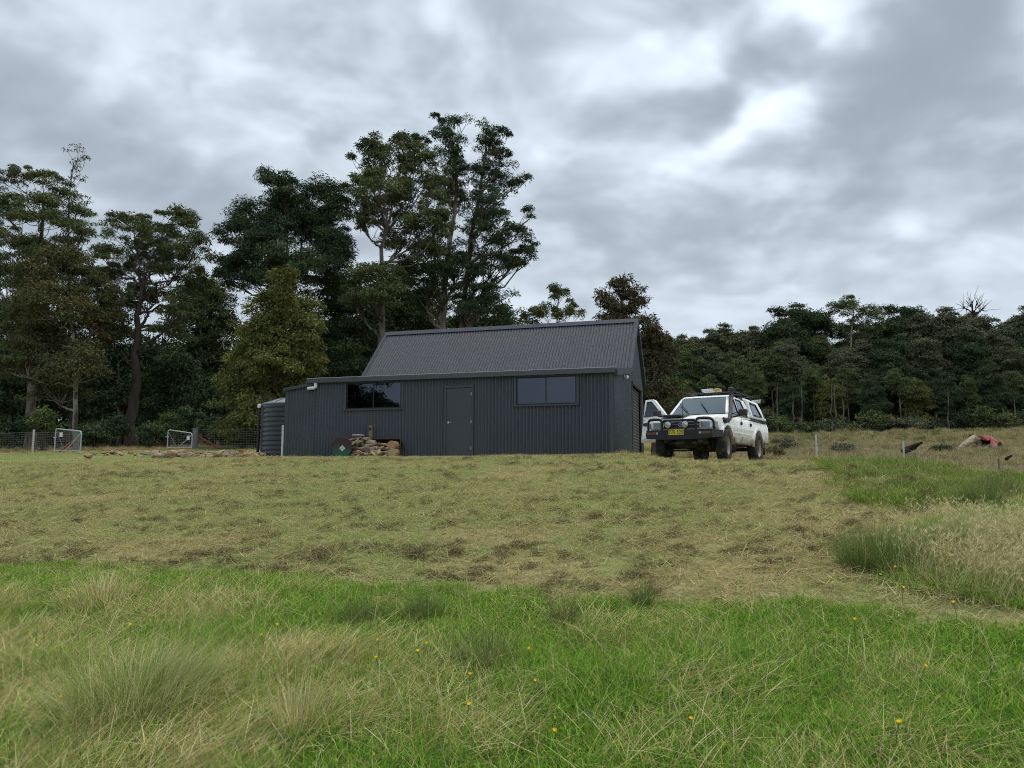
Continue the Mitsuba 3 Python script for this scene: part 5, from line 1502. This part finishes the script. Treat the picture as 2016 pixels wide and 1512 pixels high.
# snorkel up the left pillar
part(UL, 'snorkel', ute(cat(bent([(.22, .825, .985), (-.14, .835, 1.0), (-.40, .815, 1.08), (-.985, .685, 1.66), (-1.03, .67, 1.86)], .048, 6, 12), box(-.10, .26, .79, .875, .93, 1.05, .03), box(-1.11, -.96, .60, .745, 1.80, 1.93, .03))), 'm_plastic', smooth=40, label='black raised air intake up the windscreen pillar')
rk = part(UL, 'roof_rack', ute(cat(*[tube([(x, -.66, 1.83), (x, .66, 1.83)], .018, 8) for x in (-1.35, -2.15, -3.05)], tube([(-1.28, -.62, 1.85), (-3.3, -.62, 1.85)], .016, 8), tube([(-1.28, .62, 1.85), (-3.3, .62, 1.85)], .016, 8))), 'm_plastic')
for x in (-1.35, -2.15, -3.05):
    for s in (-1, 1):
        part(rk, 'foot', ute(box(x - .03, x + .03, s * .62 - .02, s * .62 + .02, 1.66, 1.83, .006)), 'm_plastic')
single('tool_case', ute(cat(box(-1.62, -1.36, -.20, .08, 1.872, 1.93, .012), box(-1.625, -1.355, -.205, .085, 1.933, 1.955, .008))), 'm_white', 'small white case lying on the roof rack of the ute', 'case')
scene['m_yellow'] = two(prin((.46, .34, .14), .55))
single('yellow_box', ute(cat(box(-1.60, -1.40, .11, .27, 1.872, 1.95, .012), box(-1.52, -1.44, .12, .22, 1.95, 1.97, .008))), 'm_yellow', 'yellow box strapped on the roof rack beside the white case', 'box')
mat = box(.10, .74, -.62, .02, .0, .022, .006).warp(lambda p: (p[0], p[1], p[2] + 1.122 - .093 * p[0] + .012 * math.sin(9 * p[1])))
single('black_mat', ute(cat(mat, box(.66, .80, -.60, -.02, 1.06, 1.10, .01))), 'm_plastic', 'black mat lying on the front of the ute bonnet', 'mat')


# ---------------------------------------------------------------- gates, posts, netting, stones on the left
scene['m_postgrey'] = two(diff(mikit.proc(lambda p, n, uv: mikit.mix((.26, .27, .27), (.14, .15, .145), mikit.fbm(p.x * 20, p.y * 20, p.z * 3, 3)))))
scene['m_postpale'] = two(prin((.55, .56, .52), .6))
scene['m_red'] = two(prin((.36, .075, .05), .55))
scene['m_wire'] = two(prin((.16, .17, .17), .5, .4))


def ground(p, dz=0.0):
    return np.array([p[0], p[1], float(H(p[0], p[1])) + dz])


def fence_posts(name, u, v_top, Y, r, mat, label, cat_='post', group=None, lean=0.0):
    p = at(u, v_top, Y)
    b = ground(p, -.2)
    return single(name, cat(tube([b, p + [lean, 0, 0]], r, 8), tube([p + [lean, 0, -.03], p + [lean, 0, .012]], r * 1.08, 8)), mat, label, cat_, group, smooth=40)


def gate(name, label, u0, u1, Y0, Y1, vt0, vt1, tag_u, brace_low):
    a, b = ground(at(u0, 890, Y0), .10), ground(at(u1, 890, Y1), .10)
    ha, hb = at(u0, vt0, Y0)[2] - a[2], at(u1, vt1, Y1)[2] - b[2]
    h = .5 * (ha + hb)
    up = np.array([0, 0, 1.0])
    key = thing(name, label, 'gate')
    part(key, 'frame', cat(bent([a, a + up * ha, b + up * hb, b], .028, 8, 8), tube([a + up * .04, b + up * .04], .022, 8)), 'm_galv', smooth=60)
    part(key, 'brace', tube([b + up * (hb - .06), a * .55 + b * .45 + up * .05], .022, 8), 'm_galv', smooth=60)
    part(key, 'brace', tube([a + up * (ha - .06), a * .62 + b * .38 + up * .05], .014, 6), 'm_wire', smooth=60)
    ws = []
    for k in range(1, 9):
        t = k / 9
        ws.append(tube([a + up * ha * t, b + up * hb * t], .005, 4, cap=False))
    n = 9
    for k in range(1, n):
        t = k / n
        q = a * (1 - t) + b * t
        ws.append(tube([q + up * .04, q + up * (ha * (1 - t) + hb * t)], .005, 4, cap=False))
    part(key, 'mesh', cat(ws), 'm_wire')
    t = tag_u
    q = a * (1 - t) + b * t + up * (ha * (1 - t) + hb * t - .24)
    part(key, 'tag', box(-.07, .07, -.012, .012, -.10, .10, .004).translate(tuple(q - [0, .04, 0])), 'm_white', label='small white tag wired to the gate')
    part(key, 'latch', tube([a + up * ha * .62 + [-.10, 0, 0], a + up * ha * .62 + [.06, 0, 0]], .02, 6), 'm_galv')
    return a, b


gate('gate', 'left galvanised pipe gate with a red stay showing through its mesh', 107, 158, 34.5, 33.6, 844, 849, .24, 0)
gate('gate', 'right galvanised pipe gate standing open beside the grey strainer post', 329, 377, 36.0, 35.4, 846, 853, .86, 0)
fence_posts('strainer_post', 152, 850, 35.4, .13, 'm_postgrey', 'thick grey strainer post behind the left gate', 'post')
fence_posts('strainer_post', 385, 844, 35.8, .12, 'm_postgrey', 'thick grey strainer post right of the right gate', 'post')
for lab, p0, p1 in (('red diagonal stay behind the left gate', at(150, 864, 35.5), at(117, 889, 35.8)), ('red diagonal stay right of the right strainer post', at(389, 858, 36.0), at(432, 886, 36.4))):
    p1 = np.array(p1)
    p1[2] = max(p1[2], float(H(p1[0], p1[1])) + .05)
    single('red_stay', tube([p0, p1], .045, 8), 'm_red', lab, 'stay', smooth=60)
fence_posts('fence_post', 67, 846, 37.5, .045, 'm_postpale', 'thin white post left of the left gate')
fence_posts('fence_post', 517, 848, 34.0, .045, 'm_postpale', 'thin white post left of the water tank')
fence_posts('fence_post', 557, 838, 23.5, .030, 'm_postpale', 'thin pale stake standing in front of the water tank')
fence_posts('fence_post', 1606, 856, 37.0, .045, 'm_postpale', 'pale post in the rough field just right of the ute')
fence_posts('fence_post', 1778, 870, 33.0, .040, 'm_postpale', 'pale post in front of the black fallen log')
fence_posts('fence_post', 1966, 904, 23.0, .028, 'm_wire', 'thin dark post at the right beside pale grass')


def netting(key_label, pts, h, rows, step):
    pts = [ground(p) for p in pts]
    ws = []
    L = 0
    for a, b in zip(pts, pts[1:]):
        n = max(2, int(np.linalg.norm(b - a) / step))
        for r_ in range(rows + 1):
            line = [ground(a * (1 - t) + b * t, .03 + h * r_ / rows) for t in np.linspace(0, 1, 6)]
            ws.append(tube(line, .0065 if r_ == rows else .0042, 4, cap=False))
        for k in range(n):
            t = k / n
            q = ground(a * (1 - t) + b * t)
            ws.append(tube([q, q + [0, 0, h]], .0038, 3, cap=False))
    key = thing('wire_fence', key_label, 'fence')
    part(key, 'netting', cat(ws), 'm_wire')


netting('wire netting fence left of the left gate', [at(-60, 880, 38.5), at(67, 880, 37.4), at(150, 880, 35.6)], .95, 9, .16)
netting('wire netting fence between the right gate and the water tank', [at(386, 880, 36.0), at(517, 880, 34.2), at(560, 880, 33.6)], .95, 9, .16)
netting('low wire netting fence across the field behind the ute', [at(1500, 880, 39.5), at(1606, 880, 37.2), at(1778, 880, 33.2), at(1966, 890, 23.2), at(2080, 900, 19.5)], .8, 6, .3)

# stones: loose bed beside the mown grass
for k, c in enumerate([(.28, .19, .09), (.32, .25, .16), (.22, .155, .09), (.37, .29, .19), (.22, .20, .17)]):
    scene[f'm_stone_{k}'] = two(diff(mikit.proc(lambda p, n, uv, c=c: mi.Color3f(c) * (.6 + .8 * mikit.fbm(p.x * 6, p.y * 6, p.z * 9, 3)))))
gs2 = np.random.default_rng(14)
ROCKS = []
for k in range(8):
    q = gs2.normal(size=(16, 3))
    q /= np.linalg.norm(q, axis=1, keepdims=True)
    ROCKS.append(man(m3.Manifold.hull_points(q * gs2.uniform(.75, 1.1, (16, 1)) * [1, .8, .5])))
ROCKPLY = {(k, c): mikit.ply(ROCKS[k], f'm_stone_{c}') for k in range(8) for c in range(5)}
n_s = 0
for k in range(150):
    if k < 22:
        u, v, Y = gs2.uniform(170, 300), gs2.uniform(892, 908), gs2.uniform(25, 31)
        r = gs2.uniform(.09, .20)
        lab, grp = 'tan stone lying loose in the grass between the two gates', 'loose stones in the grass between the gates'
    else:
        u = gs2.uniform(300, 515)
        v = gs2.uniform(893, 905)
        Y = gs2.uniform(23, 28.5)
        r = gs2.uniform(.09, .21) * (1.4 if gs2.uniform() < .18 else 1)
        lab, grp = 'brown and tan stone in the low stone bed left of the water tank', 'stones of the low bed left of the water tank'
    p = at(u, v, Y)
    key = single('stone', {**ROCKPLY[(int(gs2.integers(0, 8)), int(gs2.integers(0, 5)))], 'to_world': T().translate([p[0], p[1], float(H(p[0], p[1])) + r * .5]).rotate([0, 0, 1], gs2.uniform(0, 360)).rotate([1, 0, 0], gs2.uniform(-25, 25)).scale([r, r, r])}, None, lab, 'stone', grp)

# ---------------------------------------------------------------- wreck, logs and debris on the right
def wreck_colour(p, n, uv):
    f = mikit.fbm(p.x * 3, p.y * 3, p.z * 3, 4)
    return mikit.mix((.36, .055, .065), (.42, .17, .15), mikit.smoothstep(.45, .7, f)) * (.7 + .6 * f)


scene['m_wreck'] = two(prin(mikit.proc(wreck_colour), .6))
scene['m_char'] = two(diff(mikit.proc(lambda p, n, uv: mikit.mix((.014, .013, .013), (.05, .045, .04), mikit.fbm(p.x * 6, p.y * 6, p.z * 6, 3)))))
scene['m_bleached'] = two(diff(mikit.proc(lambda p, n, uv: mikit.mix((.42, .37, .29), (.24, .19, .14), mikit.smoothstep(.45, .7, mikit.fbm(p.x * 4, p.y * 9, p.z * 9, 3))))))
WY = 43.0


def slab(pts, t, Y=WY, depth=1.2):
    """A crumpled panel: outline in sight lines, standing from Y to Y + depth."""
    fr = [at(u, v, Y + .15 * math.sin(i * 2.1)) for i, (u, v) in enumerate(pts)]
    bk = [at(u + 2 * math.sin(i * 1.7), v - 1, Y + depth) for i, (u, v) in enumerate(pts)]
    return m3.Manifold.hull_points(np.array(fr + bk))


wk = thing('car_wreck', 'crumpled red wrecked vehicle body lying in the rough field at right', 'wreck')
part(wk, 'roof', man(slab([(1932, 858), (1950, 860), (1962, 868), (1958, 873), (1944, 866), (1930, 864)], .1)), 'm_wreck')
part(wk, 'roof', man(slab([(1932, 858), (1950, 860), (1946, 867), (1934, 866)], .1, WY - .3, .3)), 'm_wreck')
part(wk, 'side_panel', man(slab([(1950, 866), (1962, 868), (1964, 884), (1962, 896), (1949, 897), (1950, 880)], .1, WY - .2, .5)), 'm_wreck', label='faded red torn side panel')
part(wk, 'cabin', man(slab([(1926, 866), (1950, 864), (1950, 893), (1936, 891), (1930, 878)], .1, WY + .25, 1.4)), 'm_char', label='black cabin opening')  # solid near-black block filling the opening
part(wk, 'bonnet', man(slab([(1963, 884), (1974, 882), (1986, 893), (1984, 899), (1966, 896)], .1, WY - .1, .9)), 'm_wreck')
part(wk, 'wheel_arch', man(slab([(1962, 876), (1968, 870), (1972, 874), (1973, 883), (1964, 882)], .1, WY + .1, .5)), 'm_char')
part(wk, 'pillar', cat(tube([at(1930, 886, WY - .1), at(1948, 876, WY - .1)], .05, 6), tube([at(1935, 889, WY - .1), at(1940, 880, WY - .1)], .06, 6)), 'm_galv')
single('bleached_log', cat(tube([at(1882, 889, WY - 1), at(1900, 874, WY - .6), at(1918, 863, WY)], [.08, .15, .20], 9), tube([at(1916, 864, WY), at(1924, 868, WY + .2), at(1929, 876, WY + .2)], [.20, .19, .15], 9)), 'm_bleached', 'bleached pale tapering log leaning against the red wreck', 'log', smooth=50)
single('bleached_log', tube([ground(at(1890, 893, WY - 1.2), .1), ground(at(1930, 889, WY - 1.0), .2)], [.16, .24], 8), 'm_bleached', 'short pale log lying low under the leaning one', 'log', smooth=50)
B = 36.0
single('burnt_log', cat(tube(path(at(1778, 890, B), at(1816, 871, B), np.random.default_rng(2), 7, .05, .03), np.linspace(.15, .05, 7), 7), tube(path(at(1784, 889, B), at(1808, 877, B + .4), np.random.default_rng(3), 6, -.05, .03), np.linspace(.10, .04, 6), 6),
    tube([ground(at(1768, 890, B), .10), ground(at(1796, 892, B), .08)], [.16, .12], 8)), 'm_char', 'forked black burnt log raised beside the pale post', 'log', smooth=50)
g6 = np.random.default_rng(12)
single('burnt_stump', man(m3.Manifold.hull_points(np.array([ground(at(1846, 888, 39), 0) + d for d in g6.uniform(-1, 1, size=(24, 3)) * [.42, .3, .24] + [0, 0, .22]]))), 'm_char', 'dark burnt stump left of the leaning pale log', 'stump')
single('burnt_branch', cat(tube(path(at(1980, 904, 27), at(1992, 897, 27), g6, 5, 0, .05), np.linspace(.06, .035, 5), 6)), 'm_char', 'short black stick poking up from grass right of the wreck', 'branch', smooth=50)
for k, (u, v, Y, ru, rv, pal, lab) in enumerate([(1858, 886, 38, 16, 9, 'dark', 'dark green low bush between the burnt stump and the pale log'), (1914, 889, 41, 18, 8, 'green', 'green weeds growing in front of the red wreck'), (1545, 872, 42, 26, 10, 'heath', 'grey-green low bush just right of the ute'), (1660, 884, 38, 22, 7, 'heath', 'small grey bush low in the field left of the black log'), (1525, 890, 33, 12, 9, 'rust', 'brown dry bush at the right rear wheel of the ute')]):
    g = np.random.default_rng(900 + k)
    c = at(u, v, Y)
    s = Y / 1514
    n = 24
    d = g.normal(size=(n, 3))
    d /= np.linalg.norm(d, axis=1, keepdims=True)
    q = c + d * (g.uniform(.1, 1, n) ** .5)[:, None] * [ru * s, ru * s * .8, rv * s]
    q[:, 2] = np.maximum(q[:, 2], H(q[:, 0], q[:, 1]) + .1)
    plant('field_bush', lab, 'bush', None, leaves(q, g.uniform(.16, .32, n), 70, .12, .035, pal, g, flat=.9), 'm_bark_dark')
